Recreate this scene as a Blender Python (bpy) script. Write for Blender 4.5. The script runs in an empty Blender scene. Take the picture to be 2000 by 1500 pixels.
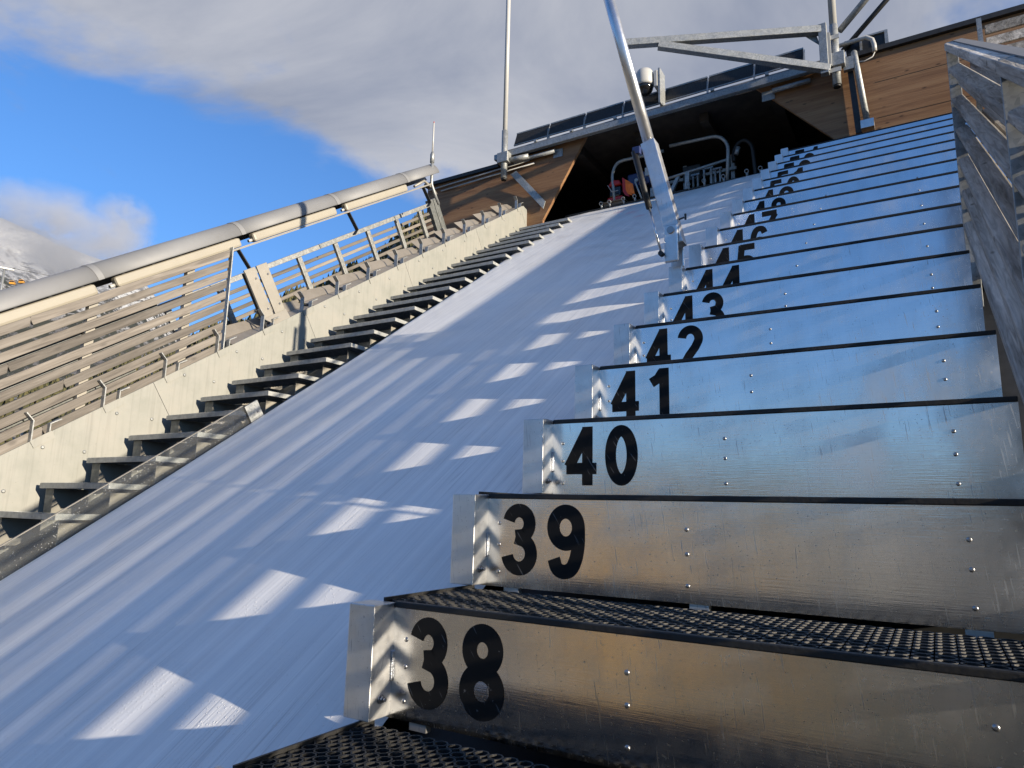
import bpy, math, random
from mathutils import Vector, Matrix
random.seed(7)
R_ = math.radians
scene = bpy.context.scene
col = scene.collection

# ------------------------------------------------------------------ camera
cd = bpy.data.cameras.new('camera'); cam = bpy.data.objects.new('camera', cd); col.objects.link(cam)
YAW, PIT, ROL = -0.546894862, 0.177362767, 0.0225397652
fw = Vector((math.sin(YAW)*math.cos(PIT), math.cos(YAW)*math.cos(PIT), math.sin(PIT)))
rt = Vector((math.cos(YAW), -math.sin(YAW), 0)); up = rt.cross(fw)
rt2 = math.cos(ROL)*rt + math.sin(ROL)*up; up2 = -math.sin(ROL)*rt + math.cos(ROL)*up
cam.matrix_world = Matrix(((rt2.x, up2.x, -fw.x, 0), (rt2.y, up2.y, -fw.y, 0), (rt2.z, up2.z, -fw.z, 0), (0, 0, 0, 1)))
cd.sensor_fit = 'HORIZONTAL'; cd.sensor_width = 36; cd.lens = 36*1352.02/2000
cd.clip_start = 0.05; cd.clip_end = 20000
scene.camera = cam

# ------------------------------------------------------------------ sun, sky, exposure
SUN = Vector((1.0, -0.125, 0.187)).normalized()
elev = math.asin(SUN.z)
sd = bpy.data.lights.new('sun', 'SUN'); so = bpy.data.objects.new('sun', sd); col.objects.link(so)
sd.energy = 5.0; sd.angle = R_(0.55); sd.color = (1.0, 0.86, 0.66)
so.rotation_euler = (-SUN).to_track_quat('-Z', 'Y').to_euler()
world = bpy.data.worlds.new('World'); scene.world = world; world.use_nodes = True
nt = world.node_tree; N = nt.nodes; L = nt.links; N.clear()
def nd(t, **k):
    n = N.new(t)
    for a, b in k.items(): setattr(n, a, b)
    return n
sky = nd('ShaderNodeTexSky', sky_type='NISHITA', sun_disc=False)
sky.sun_elevation = elev; sky.sun_rotation = math.atan2(SUN.x, SUN.y)
sky.altitude = 900; sky.air_density = 1.0; sky.dust_density = 0.35; sky.ozone_density = 2.5
tc = nd('ShaderNodeTexCoord'); sep = nd('ShaderNodeSeparateXYZ'); L.new(tc.outputs['Generated'], sep.inputs[0])
def mth(op, a, b=None, c=None):
    n = nd('ShaderNodeMath', operation=op)
    for i, v in enumerate((a, b, c)):
        if v is None: continue
        if isinstance(v, (int, float)): n.inputs[i].default_value = v
        else: L.new(v, n.inputs[i])
    return n.outputs[0]
zz = mth('ADD', mth('MAXIMUM', sep.outputs['Z'], 0.0), 0.22)
cx = mth('DIVIDE', sep.outputs['X'], zz); cy = mth('DIVIDE', sep.outputs['Y'], zz)
cmb = nd('ShaderNodeCombineXYZ'); L.new(cx, cmb.inputs[0]); L.new(cy, cmb.inputs[1])
def noise(scale, detail, rough, off, dist=0.0):
    m = nd('ShaderNodeMapping'); m.inputs['Location'].default_value = off; L.new(cmb.outputs[0], m.inputs[0])
    n = nd('ShaderNodeTexNoise'); n.inputs['Scale'].default_value = scale; n.inputs['Detail'].default_value = detail
    n.inputs['Roughness'].default_value = rough; n.inputs['Distortion'].default_value = dist
    L.new(m.outputs[0], n.inputs['Vector']); return n.outputs['Fac']
big = noise(0.75, 2.0, 0.5, (3.1, 1.4, 0)); med = noise(2.2, 6.0, 0.55, (0.6, 2.3, 0), 0.4); fine = noise(1.5, 7.0, 0.58, (7.0, 3.0, 2.0), 0.5)
# cloud cover thickens overhead and towards the uphill side
cov = mth('ADD', mth('MULTIPLY', mth('MINIMUM', sep.outputs['Z'], 0.56), 1.7), mth('MULTIPLY', sep.outputs['Y'], 0.26))
dens = mth('ADD', mth('ADD', mth('MULTIPLY', med, 1.15), mth('MULTIPLY', big, 0.30)), cov)
mr = nd('ShaderNodeMapRange'); mr.interpolation_type = 'SMOOTHSTEP'
mr.inputs['From Min'].default_value = 1.57; mr.inputs['From Max'].default_value = 1.80; L.new(dens, mr.inputs['Value'])
cr = nd('ShaderNodeValToRGB'); L.new(fine, cr.inputs[0])
cr.color_ramp.elements[0].position = 0.30; cr.color_ramp.elements[0].color = (1.12, 1.36, 1.98, 1)
cr.color_ramp.elements[1].position = 0.72; cr.color_ramp.elements[1].color = (3.7, 3.7, 3.85, 1)
tint = nd('ShaderNodeMixRGB', blend_type='MULTIPLY'); tint.inputs['Fac'].default_value = 1.0
L.new(sky.outputs[0], tint.inputs['Color1']); tint.inputs['Color2'].default_value = (0.56, 1.04, 1.52, 1)
hz = nd('ShaderNodeMixRGB'); L.new(mth('MULTIPLY', mth('POWER', 2.718, mth('MULTIPLY', mth('MAXIMUM', sep.outputs['Z'], 0.0), -4.2)), 0.75), hz.inputs['Fac'])
L.new(tint.outputs[0], hz.inputs['Color1']); hz.inputs['Color2'].default_value = (1.75, 1.85, 2.1, 1)
mix = nd('ShaderNodeMixRGB'); L.new(mth('MULTIPLY', mr.outputs[0], 0.95), mix.inputs['Fac'])
L.new(hz.outputs[0], mix.inputs['Color1']); L.new(cr.outputs[0], mix.inputs['Color2'])
bg = nd('ShaderNodeBackground'); bg.inputs['Strength'].default_value = 0.094; L.new(mix.outputs[0], bg.inputs['Color'])
out = nd('ShaderNodeOutputWorld'); L.new(bg.outputs[0], out.inputs['Surface'])
vs = scene.view_settings; vs.view_transform = 'Standard'; vs.look = 'None'; vs.exposure = 0.95; vs.gamma = 1.0
vs.use_curve_mapping = False
scene.render.engine = 'CYCLES'
cy_ = scene.cycles; cy_.max_bounces = 6; cy_.diffuse_bounces = 3; cy_.glossy_bounces = 3; cy_.transmission_bounces = 4; cy_.transparent_max_bounces = 8; cy_.volume_bounces = 2; cy_.volume_step_rate = 3.0; cy_.volume_max_steps = 64; cy_.caustics_reflective = False; cy_.caustics_refractive = False

# ------------------------------------------------------------------ geometry helpers
A = 0.587709156; CA, SA = math.cos(A), math.sin(A)
Y0, Z0 = 1.5800829, -0.28662993
STEP = 0.6; RUN, RISE = STEP*CA, STEP*SA
def W(x, u, h): return Vector((x, Y0 + u*CA - h*SA, Z0 + u*SA + h*CA))
EX, EU, EH = Vector((1, 0, 0)), Vector((0, CA, SA)), Vector((0, -SA, CA))
EY, EZ = Vector((0, 1, 0)), Vector((0, 0, 1))
class MB:
    def __init__(s): s.v = []; s.f = []; s.sm = []
    def add(s, vs_, fs, smooth=False):
        b = len(s.v); s.v += [Vector(p) for p in vs_]
        for f in fs: s.f.append(tuple(b+i for i in f)); s.sm.append(smooth)
        return s
    def box(s, c, ax, ay, az):       # centre, three half-axis vectors
        c = Vector(c); p = [c + i*ax + j*ay + k*az for k in (-1, 1) for j in (-1, 1) for i in (-1, 1)]
        return s.add(p, [(0, 2, 3, 1), (4, 5, 7, 6), (0, 1, 5, 4), (2, 6, 7, 3), (0, 4, 6, 2), (1, 3, 7, 5)])
    def bb(s, x0, x1, y0, y1, z0, z1):
        return s.box(((x0+x1)/2, (y0+y1)/2, (z0+z1)/2), EX*(x1-x0)/2, EY*(y1-y0)/2, EZ*(z1-z0)/2)
    def sb(s, x0, x1, u0, u1, h0, h1):   # box in the slope frame
        return s.box(W((x0+x1)/2, (u0+u1)/2, (h0+h1)/2), EX*(x1-x0)/2, EU*(u1-u0)/2, EH*(h1-h0)/2)
    def prism(s, poly, d):
        n = len(poly); p = [Vector(q) for q in poly]; d = Vector(d)
        fs = [tuple(reversed(range(n))), tuple(range(n, 2*n))] + [(i, (i+1) % n, n+(i+1) % n, n+i) for i in range(n)]
        return s.add(p + [q + d for q in p], fs)
    def path(s, pts, r, n=10, caps=True, rs=None):
        pts = [Vector(p) for p in pts]; b = len(s.v); ref = None
        for i, p in enumerate(pts):
            t = (pts[min(i+1, len(pts)-1)] - pts[max(i-1, 0)]).normalized()
            if ref is None: ref = t.orthogonal().normalized()
            ref = (ref - t*ref.dot(t)).normalized(); q = t.cross(ref)
            rr = rs[i] if rs else r
            for k in range(n):
                a = 2*math.pi*k/n; s.v.append(p + rr*(math.cos(a)*ref + math.sin(a)*q))
        for i in range(len(pts)-1):
            for k in range(n):
                s.f.append((b+i*n+k, b+i*n+(k+1) % n, b+(i+1)*n+(k+1) % n, b+(i+1)*n+k)); s.sm.append(True)
        if caps:
            s.f.append(tuple(b+k for k in reversed(range(n)))); s.sm.append(False)
            e = b+(len(pts)-1)*n; s.f.append(tuple(e+k for k in range(n))); s.sm.append(False)
        return s
    def strip(s, prof, t, d):      # bent flat bar: profile points, thickness direction handled in-plane, width vector d
        prof = [Vector(p) for p in prof]; d = Vector(d); dn = d.normalized(); up_, lo = [], []
        for i, p in enumerate(prof):
            tt = (prof[min(i+1, len(prof)-1)] - prof[max(i-1, 0)]).normalized(); nn = tt.cross(dn).normalized()
            up_.append(p + nn*t/2); lo.append(p - nn*t/2)
        for i in range(len(prof)-1):
            a, b_, c, e = up_[i], up_[i+1], lo[i+1], lo[i]
            s.add([a, b_, c, e, a+d, b_+d, c+d, e+d], [(0, 1, 2, 3), (7, 6, 5, 4), (0, 4, 5, 1), (1, 5, 6, 2), (2, 6, 7, 3), (3, 7, 4, 0)])
        return s
    def grid(s, rows):           # rows of points sharing vertices
        b = len(s.v); n = len(rows[0])
        for r in rows: s.v += [Vector(p) for p in r]
        for i in range(len(rows)-1):
            for k in range(n-1): s.f.append((b+i*n+k, b+i*n+k+1, b+(i+1)*n+k+1, b+(i+1)*n+k)); s.sm.append(True)
        return s
    def mesh(s, name, m, off=Vector((0, 0, 0))):
        me = bpy.data.meshes.new(name); me.from_pydata([tuple(p-off) for p in s.v], [], s.f)
        me.polygons.foreach_set('use_smooth', s.sm); me.materials.append(m); me.update()
        import bmesh
        bm = bmesh.new(); bm.from_mesh(me); bmesh.ops.recalc_face_normals(bm, faces=bm.faces); bm.to_mesh(me); bm.free()
        return me
    def build(s, name, m, parent=None, bevel=0, loc=None):
        off = wl(parent) if parent else Vector(loc or (0, 0, 0))
        o = bpy.data.objects.new(name, s.mesh(name, m, off)); col.objects.link(o)
        if parent: o.parent = parent
        elif loc: o.location = loc
        if bevel:
            b = o.modifiers.new('bevel', 'BEVEL'); b.width = bevel; b.segments = 2; b.limit_method = 'ANGLE'; b.angle_limit = R_(40)
        return o
def wl(o):
    v = Vector(o.location)
    while o.parent: o = o.parent; v = v + Vector(o.location)
    return v
def tag(o, label=None, cat=None, group=None, kind=None):
    if label: o['label'] = label
    if cat: o['category'] = cat
    if group: o['group'] = group
    if kind: o['kind'] = kind
    return o
def thing(name, label, cat, loc, group=None):
    o = bpy.data.objects.new(name, None); col.objects.link(o); o.location = loc; o.empty_display_size = 0.1
    return tag(o, label, cat, group)
def copy_tree(o, parent=None, skip=()):
    c = o.copy(); col.objects.link(c); c.parent = parent
    for ch in o.children:
        if ch.name.split('.')[0] not in skip: copy_tree(ch, c, skip)
    return c

# ------------------------------------------------------------------ materials
def mat(name): 
    m = bpy.data.materials.new(name); m.use_nodes = True; return m, m.node_tree, m.node_tree.nodes['Principled BSDF']
def tnode(t, kind, **k):
    n = t.nodes.new(kind)
    for a, b in k.items():
        if a in n.inputs: n.inputs[a].default_value = b
        else: setattr(n, a, b)
    return n
def coords(t, scale=(1, 1, 1), rot=(0, 0, 0), rnd=True):
    tcn = t.nodes.new('ShaderNodeTexCoord'); mp = t.nodes.new('ShaderNodeMapping'); mp.inputs['Scale'].default_value = scale; 
    rm = t.nodes.new('ShaderNodeMapping'); rm.inputs['Rotation'].default_value = rot
    t.links.new(tcn.outputs['Object'], rm.inputs[0])
    src = rm.outputs[0]
    if rnd:
        oi = t.nodes.new('ShaderNodeObjectInfo'); ad = t.nodes.new('ShaderNodeVectorMath'); ad.operation = 'MULTIPLY_ADD'
        ad.inputs[1].default_value = (1, 1, 1); cb = t.nodes.new('ShaderNodeCombineXYZ'); ml = t.nodes.new('ShaderNodeMath'); ml.operation = 'MULTIPLY'; ml.inputs[1].default_value = 37.0
        t.links.new(oi.outputs['Random'], ml.inputs[0])
        for i in range(3): t.links.new(ml.outputs[0], cb.inputs[i])
        t.links.new(src, ad.inputs[0]); t.links.new(cb.outputs[0], ad.inputs[2]); src = ad.outputs[0]
    t.links.new(src, mp.inputs[0]); return mp.outputs[0]
def nz(t, vec, scale, detail=4, rough=0.55, dist=0):
    n = tnode(t, 'ShaderNodeTexNoise', Scale=scale, Detail=detail, Roughness=rough, Distortion=dist); t.links.new(vec, n.inputs['Vector']); return n.outputs['Fac']
def ramp(t, fac, stops):
    r = t.nodes.new('ShaderNodeValToRGB'); e = r.color_ramp.elements
    while len(e) < len(stops): e.new(0.5)
    for i, (p, c) in enumerate(stops):
        e[i].position = p; e[i].color = (c, c, c, 1) if isinstance(c, (int, float)) else tuple(c) + (1,)
    t.links.new(fac, r.inputs[0]); return r.outputs['Color']
def mixc(t, fac, a, b, bt='MIX'):
    m = t.nodes.new('ShaderNodeMixRGB'); m.blend_type = bt
    for i, v in ((0, fac), (1, a), (2, b)):
        if isinstance(v, (int, float)): m.inputs[i].default_value = v if i == 0 else (v, v, v, 1)
        elif isinstance(v, tuple): m.inputs[i].default_value = v + (1,)
        else: t.links.new(v, m.inputs[i])
    return m.outputs[0]
def bump(t, b, h, strength, dist=0.01):
    n = tnode(t, 'ShaderNodeBump', Strength=strength, Distance=dist); t.links.new(h, n.inputs['Height'])
    t.links.new(n.outputs[0], b.inputs['Normal']); return n
def metal(name, c0, c1, rough=(0.3, 0.5), metallic=1.0, scale=9.0, aniso=0.0, spangle=False, scr=0.0, dents=0.0):
    m, t, b = mat(name); v = coords(t)
    f = nz(t, v, scale, 6, 0.6)
    if spangle:
        vo = tnode(t, 'ShaderNodeTexVoronoi', Scale=scale*6); t.links.new(v, vo.inputs['Vector']); f = mixc(t, 0.5, f, vo.outputs['Color'])
    base = ramp(t, f, [(0.3, c0), (0.7, c1)])
    st = ramp(t, nz(t, coords(t, (1, 1, 0.12)), 5, 6, 0.7), [(0.45, 1.0), (0.78, 0.86)])
    base = mixc(t, 1.0, base, st, 'MULTIPLY')
    rr = ramp(t, nz(t, v, scale*1.7, 5, 0.65), [(0.3, rough[0]), (0.7, rough[1])])
    hb = nz(t, v, 2.2, 2, 0.5)
    if scr:
        sm_ = nz(t, coords(t, (1, 1, 0.7)), 3.2, 5, 0.62); rr = mixc(t, 1.0, rr, ramp(t, sm_, [(0.45, 0.0), (0.68, 0.14)]), 'ADD'); base = mixc(t, 1.0, base, ramp(t, sm_, [(0.40, 1.0), (0.75, 0.84)]), 'MULTIPLY')
        a = nz(t, coords(t, (70, 3.0, 3.0), (0.3, 0.0, 0.35)), 3, 2, 0.5); c = nz(t, coords(t, (3.0, 70, 60), (0.0, 0.5, 0.9)), 2.2, 2, 0.5)
        s1 = mixc(t, 1.0, ramp(t, a, [(0.66, 0.0), (0.70, 1.0)]), ramp(t, c, [(0.67, 0.0), (0.71, 1.0)]), 'ADD')
        sp = ramp(t, nz(t, v, 75, 3, 0.5), [(0.735, 0.0), (0.765, 1.0)])
        rr = mixc(t, 1.0, rr, mixc(t, 1.0, s1, 0.12, 'MULTIPLY'), 'ADD')
        base = mixc(t, mixc(t, 1.0, mixc(t, 1.0, s1, sp, 'ADD'), scr, 'MULTIPLY'), base, (0.30, 0.30, 0.30))
        hb = mixc(t, 0.5, nz(t, coords(t, (1.0, 1.0, 0.22)), 5, 3, 0.5), mixc(t, 0.12, hb, nz(t, coords(t, (1.5, 1, 40)), 6, 3, 0.6)))
    b.inputs['Metallic'].default_value = metallic; t.links.new(base, b.inputs['Base Color']); t.links.new(rr, b.inputs['Roughness'])
    if aniso:
        b.inputs['Anisotropic'].default_value = aniso; b.inputs['Anisotropic Rotation'].default_value = 0.0
        tg = tnode(t, 'ShaderNodeTangent', direction_type='RADIAL', axis='Z'); t.links.new(tg.outputs[0], b.inputs['Tangent'])
    bump(t, b, hb, 0.25 if not dents else dents, 0.02); return m
def wood(name, c0, c1, c2, axis, knots=0.5, grain=1.0, rough=0.7):
    m, t, b = mat(name)
    if axis == 'u': v = coords(t, (1, 0.06, 1), (-A, 0, 0)); kv = coords(t, (1, 0.45, 1), (-A, 0, 0))
    elif axis == 'x': v = coords(t, (0.05, 1, 1)); kv = coords(t, (0.4, 1, 1))
    else: v = coords(t, (1, 1, 0.06)); kv = coords(t, (1, 1, 0.4))
    g = nz(t, v, 30*grain, 5, 0.6, 1.2); g2 = nz(t, v, 7*grain, 3, 0.5, 0.8)
    f = mixc(t, 0.5, g, g2)
    base = ramp(t, f, [(0.34, c0), (0.5, c1), (0.66, c2)])
    vo = tnode(t, 'ShaderNodeTexVoronoi', Scale=(11.0 if axis == 'x' else 6.0)*grain); t.links.new(kv, vo.inputs['Vector'])
    kn = ramp(t, vo.outputs['Distance'], [(0.06, 1.0), (0.15, 0.0)])
    base = mixc(t, mixc(t, 1.0, kn, knots, 'MULTIPLY'), base, tuple(x*0.3 for x in c0))
    oi = t.nodes.new('ShaderNodeObjectInfo'); base = mixc(t, 1.0, base, ramp(t, oi.outputs['Random'], [(0.0, 0.62), (1.0, 1.18)]), 'MULTIPLY')
    t.links.new(base, b.inputs['Base Color']); b.inputs['Roughness'].default_value = rough
    bump(t, b, g, 0.6, 0.006); return m
def plain(name, c, rough=0.6, metallic=0.0, var=0.25, scale=14.0, bmp=0.2):
    m, t, b = mat(name); v = coords(t); f = nz(t, v, scale, 5, 0.6)
    base = ramp(t, f, [(0.3, tuple(x*(1-var) for x in c)), (0.7, tuple(min(1, x*(1+var)) for x in c))])
    t.links.new(base, b.inputs['Base Color']); b.inputs['Roughness'].default_value = rough; b.inputs['Metallic'].default_value = metallic
    bump(t, b, f, bmp, 0.004); return m

M = {}
M['alu'] = metal('brushed_aluminium', (0.70, 0.71, 0.725), (0.80, 0.805, 0.815), (0.13, 0.21), 1.0, 3.0, 0.6, False, 0.35, 0.13)
M['alu_box'] = metal('aluminium_box', (0.60, 0.61, 0.62), (0.72, 0.72, 0.72), (0.32, 0.44), 0.9, 11.0, 0.0, False, 0.5)
M['galv'] = metal('galvanised_steel', (0.24, 0.255, 0.26), (0.38, 0.39, 0.39), (0.45, 0.62), 0.6, 10.0, 0, True)
def make_wall():
    m, t, b = mat('galvanised_sheet'); v = coords(t)
    base = ramp(t, nz(t, v, 3.5, 7, 0.65), [(0.3, (0.205, 0.212, 0.195)), (0.5, (0.24, 0.243, 0.226)), (0.7, (0.262, 0.258, 0.238))])
    drip = ramp(t, nz(t, coords(t, (1, 5, 0.16)), 7, 5, 0.65), [(0.50, 1.0), (0.75, 0.80)]); base = mixc(t, 1.0, base, drip, 'MULTIPLY')
    dots = ramp(t, nz(t, v, 48, 3, 0.5), [(0.70, 1.0), (0.76, 0.72)]); base = mixc(t, 1.0, base, dots, 'MULTIPLY')
    t.links.new(base, b.inputs['Base Color']); b.inputs['Roughness'].default_value = 0.6; bump(t, b, nz(t, v, 30, 4), 0.12, 0.004); return m
M['galv_wall'] = make_wall()
M['cream'] = plain('pale_zinc_plate', (0.27, 0.255, 0.225), 0.5, 0.2, 0.08, 8, 0.1)
M['stainless'] = plain('stainless_cover', (0.185, 0.190, 0.200), 0.62, 0.1, 0.10, 2.0, 0.05)
M['polish'] = metal('matt_flashing', (0.22, 0.20, 0.175), (0.29, 0.265, 0.235), (0.42, 0.5), 0.3, 5.0, 0, False, 0, 0.05)
M['chrome'] = metal('satin_tube', (0.55, 0.56, 0.58), (0.64, 0.64, 0.65), (0.26, 0.34), 0.9, 8.0)
M['black'] = plain('black_rubber', (0.008, 0.008, 0.0085), 0.55, 0, 0.4, 60, 0.4)
def worn_digit():
    m, t, b = mat('black_vinyl'); v = coords(t)
    a = ramp(t, nz(t, coords(t, (60, 3, 4), (0.2, 0.6, 0)), 2.0, 2, 0.5), [(0.68, 0.0), (0.71, 1.0)]); c = ramp(t, nz(t, v, 70, 3, 0.6), [(0.70, 0.0), (0.73, 1.0)])
    w = mixc(t, 1.0, mixc(t, 1.0, a, c, 'ADD'), 0.55, 'MULTIPLY')
    t.links.new(mixc(t, w, (0.006, 0.006, 0.0065), (0.16, 0.16, 0.165)), b.inputs['Base Color']); b.inputs['Roughness'].default_value = 0.6; b.inputs['Specular IOR Level'].default_value = 0.2
    return m
M['digit'] = worn_digit()
M['dark_grate'] = metal('dark_galvanised_grating', (0.10, 0.11, 0.11), (0.20, 0.21, 0.21), (0.5, 0.7), 0.5, 20.0)
M['grate_edge'] = metal('galvanised_grating_edge', (0.24, 0.25, 0.25), (0.40, 0.41, 0.40), (0.5, 0.7), 0.4, 24.0)
M['dark'] = plain('dark_steel', (0.03, 0.032, 0.034), 0.5, 0.4, 0.3)
M['slat'] = wood('larch_slat', (0.070, 0.061, 0.053), (0.148, 0.132, 0.116), (0.215, 0.196, 0.176), 'u', 0.45, 1.2)
M['grey_slat'] = wood('weathered_slat', (0.10, 0.090, 0.078), (0.36, 0.335, 0.305), (0.66, 0.62, 0.57), 'u', 0.7, 1.9, 0.8)
M['glulam'] = wood('glulam_timber', (0.145, 0.068, 0.030), (0.24, 0.125, 0.057), (0.32, 0.185, 0.090), 'x', 0.8, 0.9)
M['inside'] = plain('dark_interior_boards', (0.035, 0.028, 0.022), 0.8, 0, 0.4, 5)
M['white'] = plain('white_plastic', (0.42, 0.42, 0.41), 0.35, 0, 0.03, 5, 0.02)
M['lamp'] = plain('cream_lamp_cover', (0.30, 0.28, 0.235), 0.3, 0, 0.04, 4, 0.02)
M['glossblack'] = plain('gloss_black', (0.01, 0.01, 0.011), 0.08, 0, 0.1, 4, 0.0)
M['red'] = plain('red_paint', (0.38, 0.012, 0.012), 0.4, 0, 0.2)
M['orange'] = plain('orange_cloth', (0.75, 0.16, 0.02), 0.7, 0, 0.2)
M['yellow'] = plain('yellow_paint', (0.50, 0.25, 0.04), 0.4, 0, 0.15)
M['blue'] = plain('blue_cover', (0.02, 0.03, 0.10), 0.35, 0, 0.2)
M['cardboard'] = plain('brown_crate', (0.24, 0.15, 0.09), 0.8, 0, 0.2)
M['roof'] = plain('black_roof_edge', (0.02, 0.02, 0.021), 0.6, 0, 0.3)
M['rivet'] = plain('steel_rivet', (0.36, 0.36, 0.37), 0.38, 1.0, 0.1, 10, 0.05)
M['weld'] = plain('weld_bead', (0.30, 0.32, 0.36), 0.35, 1.0, 0.4, 90, 0.6)

def make_tarp():
    m, t, b = mat('wet_white_cover'); v = coords(t, (1, 1, 1), (-A, 0, 0), False)
    ls = coords(t, (1, 0.012, 1), (-A, 0, 0), False)
    streak = nz(t, ls, 26, 5, 0.65); fine_ = nz(t, ls, 120, 2, 0.5)
    line = ramp(t, fine_, [(0.66, 0.0), (0.72, 1.0)])
    base = ramp(t, streak, [(0.3, (0.69, 0.70, 0.715)), (0.7, (0.85, 0.85, 0.845))])
    base = mixc(t, mixc(t, 1.0, line, 0.4, 'MULTIPLY'), base, (0.40, 0.41, 0.43))
    gv_ = ramp(t, nz(t, ls, 34, 1, 0.4), [(0.478, 0.0), (0.5, 1.0), (0.522, 0.0)]); gv_ = mixc(t, 1.0, gv_, ramp(t, nz(t, v, 1.1, 2), [(0.42, 0.0), (0.6, 1.0)]), 'MULTIPLY')
    base = mixc(t, mixc(t, 1.0, gv_, 0.45, 'MULTIPLY'), base, (0.42, 0.43, 0.45)); line = mixc(t, 1.0, line, gv_, 'ADD')
    blot = ramp(t, nz(t, v, 1.4, 4, 0.6), [(0.35, 0.92), (0.65, 1.0)]); base = mixc(t, 1.0, base, blot, 'MULTIPLY')
    # faded pink spray marks near the top edge
    tcn = t.nodes.new('ShaderNodeTexCoord'); acc = None
    for p, r in (((-3.95, 9.45), 0.15), ((-3.65, 9.1), 0.18), ((-3.35, 8.6), 0.12)):
        q = W(p[0], p[1], -0.36); ds = tnode(t, 'ShaderNodeVectorMath', operation='DISTANCE'); t.links.new(tcn.outputs['Object'], ds.inputs[0]); ds.inputs[1].default_value = q
        c = ramp(t, ds.outputs['Value'], [(0.0, 0.55), (r, 0.0)]); acc = c if acc is None else mixc(t, 1.0, acc, c, 'ADD')
    acc = mixc(t, 1.0, acc, ramp(t, nz(t, v, 9, 3), [(0.35, 0.0), (0.6, 1.0)]), 'MULTIPLY')
    base = mixc(t, acc, base, (0.80, 0.25, 0.30))
    t.links.new(base, b.inputs['Base Color'])
    t.links.new(ramp(t, nz(t, v, 3, 4), [(0.3, 0.28), (0.7, 0.5)]), b.inputs['Roughness'])
    b.inputs['Specular IOR Level'].default_value = 0.4
    vo = tnode(t, 'ShaderNodeTexVoronoi', Scale=62.0, Randomness=1.0); t.links.new(v, vo.inputs['Vector'])
    drop = ramp(t, vo.outputs['Distance'], [(0.10, 1.0), (0.26, 0.0)])
    dm = ramp(t, nz(t, v, 5, 3), [(0.42, 0.0), (0.56, 1.0)]); drop = mixc(t, 1.0, drop, dm, 'MULTIPLY')
    hgt = mixc(t, 1.0, mixc(t, 1.0, drop, 0.35, 'MULTIPLY'), mixc(t, 1.0, streak, 0.45, 'MULTIPLY'), 'ADD')
    hgt = mixc(t, 1.0, hgt, mixc(t, 1.0, line, 0.12, 'MULTIPLY'), 'SUBTRACT')
    bump(t, b, hgt, 0.5, 0.009); return m
M['tarp'] = make_tarp()
def make_glass():
    m, t, b = mat('acrylic_sheet'); t.nodes.remove(b)
    tr = tnode(t, 'ShaderNodeBsdfTransparent'); tr.inputs[0].default_value = (0.92, 0.93, 0.93, 1)
    gl = tnode(t, 'ShaderNodeBsdfGlossy', Roughness=0.06); df = tnode(t, 'ShaderNodeBsdfDiffuse'); df.inputs[0].default_value = (0.7, 0.72, 0.74, 1)
    v = coords(t); vo = tnode(t, 'ShaderNodeTexVoronoi', Scale=55.0); t.links.new(v, vo.inputs['Vector'])
    dr = ramp(t, vo.outputs['Distance'], [(0.08, 0.8), (0.15, 0.0)]); dr = mixc(t, 1.0, dr, ramp(t, nz(t, v, 6, 2), [(0.4, 0.0), (0.55, 1.0)]), 'MULTIPLY')
    lw = tnode(t, 'ShaderNodeFresnel', IOR=1.45); m1 = t.nodes.new('ShaderNodeMixShader'); t.links.new(lw.outputs[0], m1.inputs[0]); t.links.new(tr.outputs[0], m1.inputs[1]); t.links.new(gl.outputs[0], m1.inputs[2])
    m2 = t.nodes.new('ShaderNodeMixShader'); t.links.new(dr, m2.inputs[0]); t.links.new(m1.outputs[0], m2.inputs[1]); t.links.new(df.outputs[0], m2.inputs[2])
    m3 = t.nodes.new('ShaderNodeMixShader'); m3.inputs[0].default_value = 0.03; t.links.new(m2.outputs[0], m3.inputs[1]); t.links.new(df.outputs[0], m3.inputs[2])
    t.links.new(m3.outputs[0], t.nodes['Material Output'].inputs['Surface']); return m
M['glass'] = make_glass()

# ------------------------------------------------------------------ terrain, mountain
def interp(tab, x):
    for (a, b), (c, d) in zip(tab, tab[1:]):
        if x <= c:
            f = max(0, min(1, (x-a)/(c-a))); f = f*f*(3-2*f); return b + (d-b)*f
    return tab[-1][1]
def hsh(i, j): return math.sin(i*12.9898 + j*78.233)*43758.5453 % 1
def vnoise(x, y):
    i, j = math.floor(x), math.floor(y); fx, fy = x-i, y-j; fx = fx*fx*(3-2*fx); fy = fy*fy*(3-2*fy)
    return (hsh(i, j)*(1-fx)+hsh(i+1, j)*fx)*(1-fy) + (hsh(i, j+1)*(1-fx)+hsh(i+1, j+1)*fx)*fy
def fbm(x, y, o=4): return sum(vnoise(x*2**k+k*7, y*2**k+k*3)/2**k for k in range(o)) - 1.0
RIDGE = [(-180, .03), (-100, .04), (-30, .05), (0, .07), (20, .10), (25, .125), (30, .165), (36, .222), (41.5, .276), (45.4, .318), (51.2, .405), (60, .48), (75, .45), (110, .25), (150, .04), (180, .03)]
def az(x, y): return math.degrees(math.atan2(y, -x))       # 0 along -X, 90 along +Y
def ground_z(x, y):
    r = math.hypot(x, y); t = interp(RIDGE, az(x, y)); R0 = 520.0
    base = -14 + 0.25*max(-40, min(40, y))*math.exp(-r/60)
    f = max(0, min(1, (r-60)/(R0-60))); f = f*f*(3-2*f)
    z = base + (t*R0 - base)*f
    bk = max(0, min(1, (-y-5)/25)); z += 0.42*min(max(0, -x-5), 70)*bk*max(0, 1-r/420)  # added unseen bank, tilted to catch sun for the riser reflections
    if r > R0: z -= (r-R0)*0.10*max(0, 1-(r-R0)/3000)
    return z + fbm(x/90, y/90)*min(14, r*0.02)*(1 if r < 1500 else 0.4)
gm, gt, gb = mat('alpine_ground'); gv = coords(gt, rnd=False)
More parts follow.
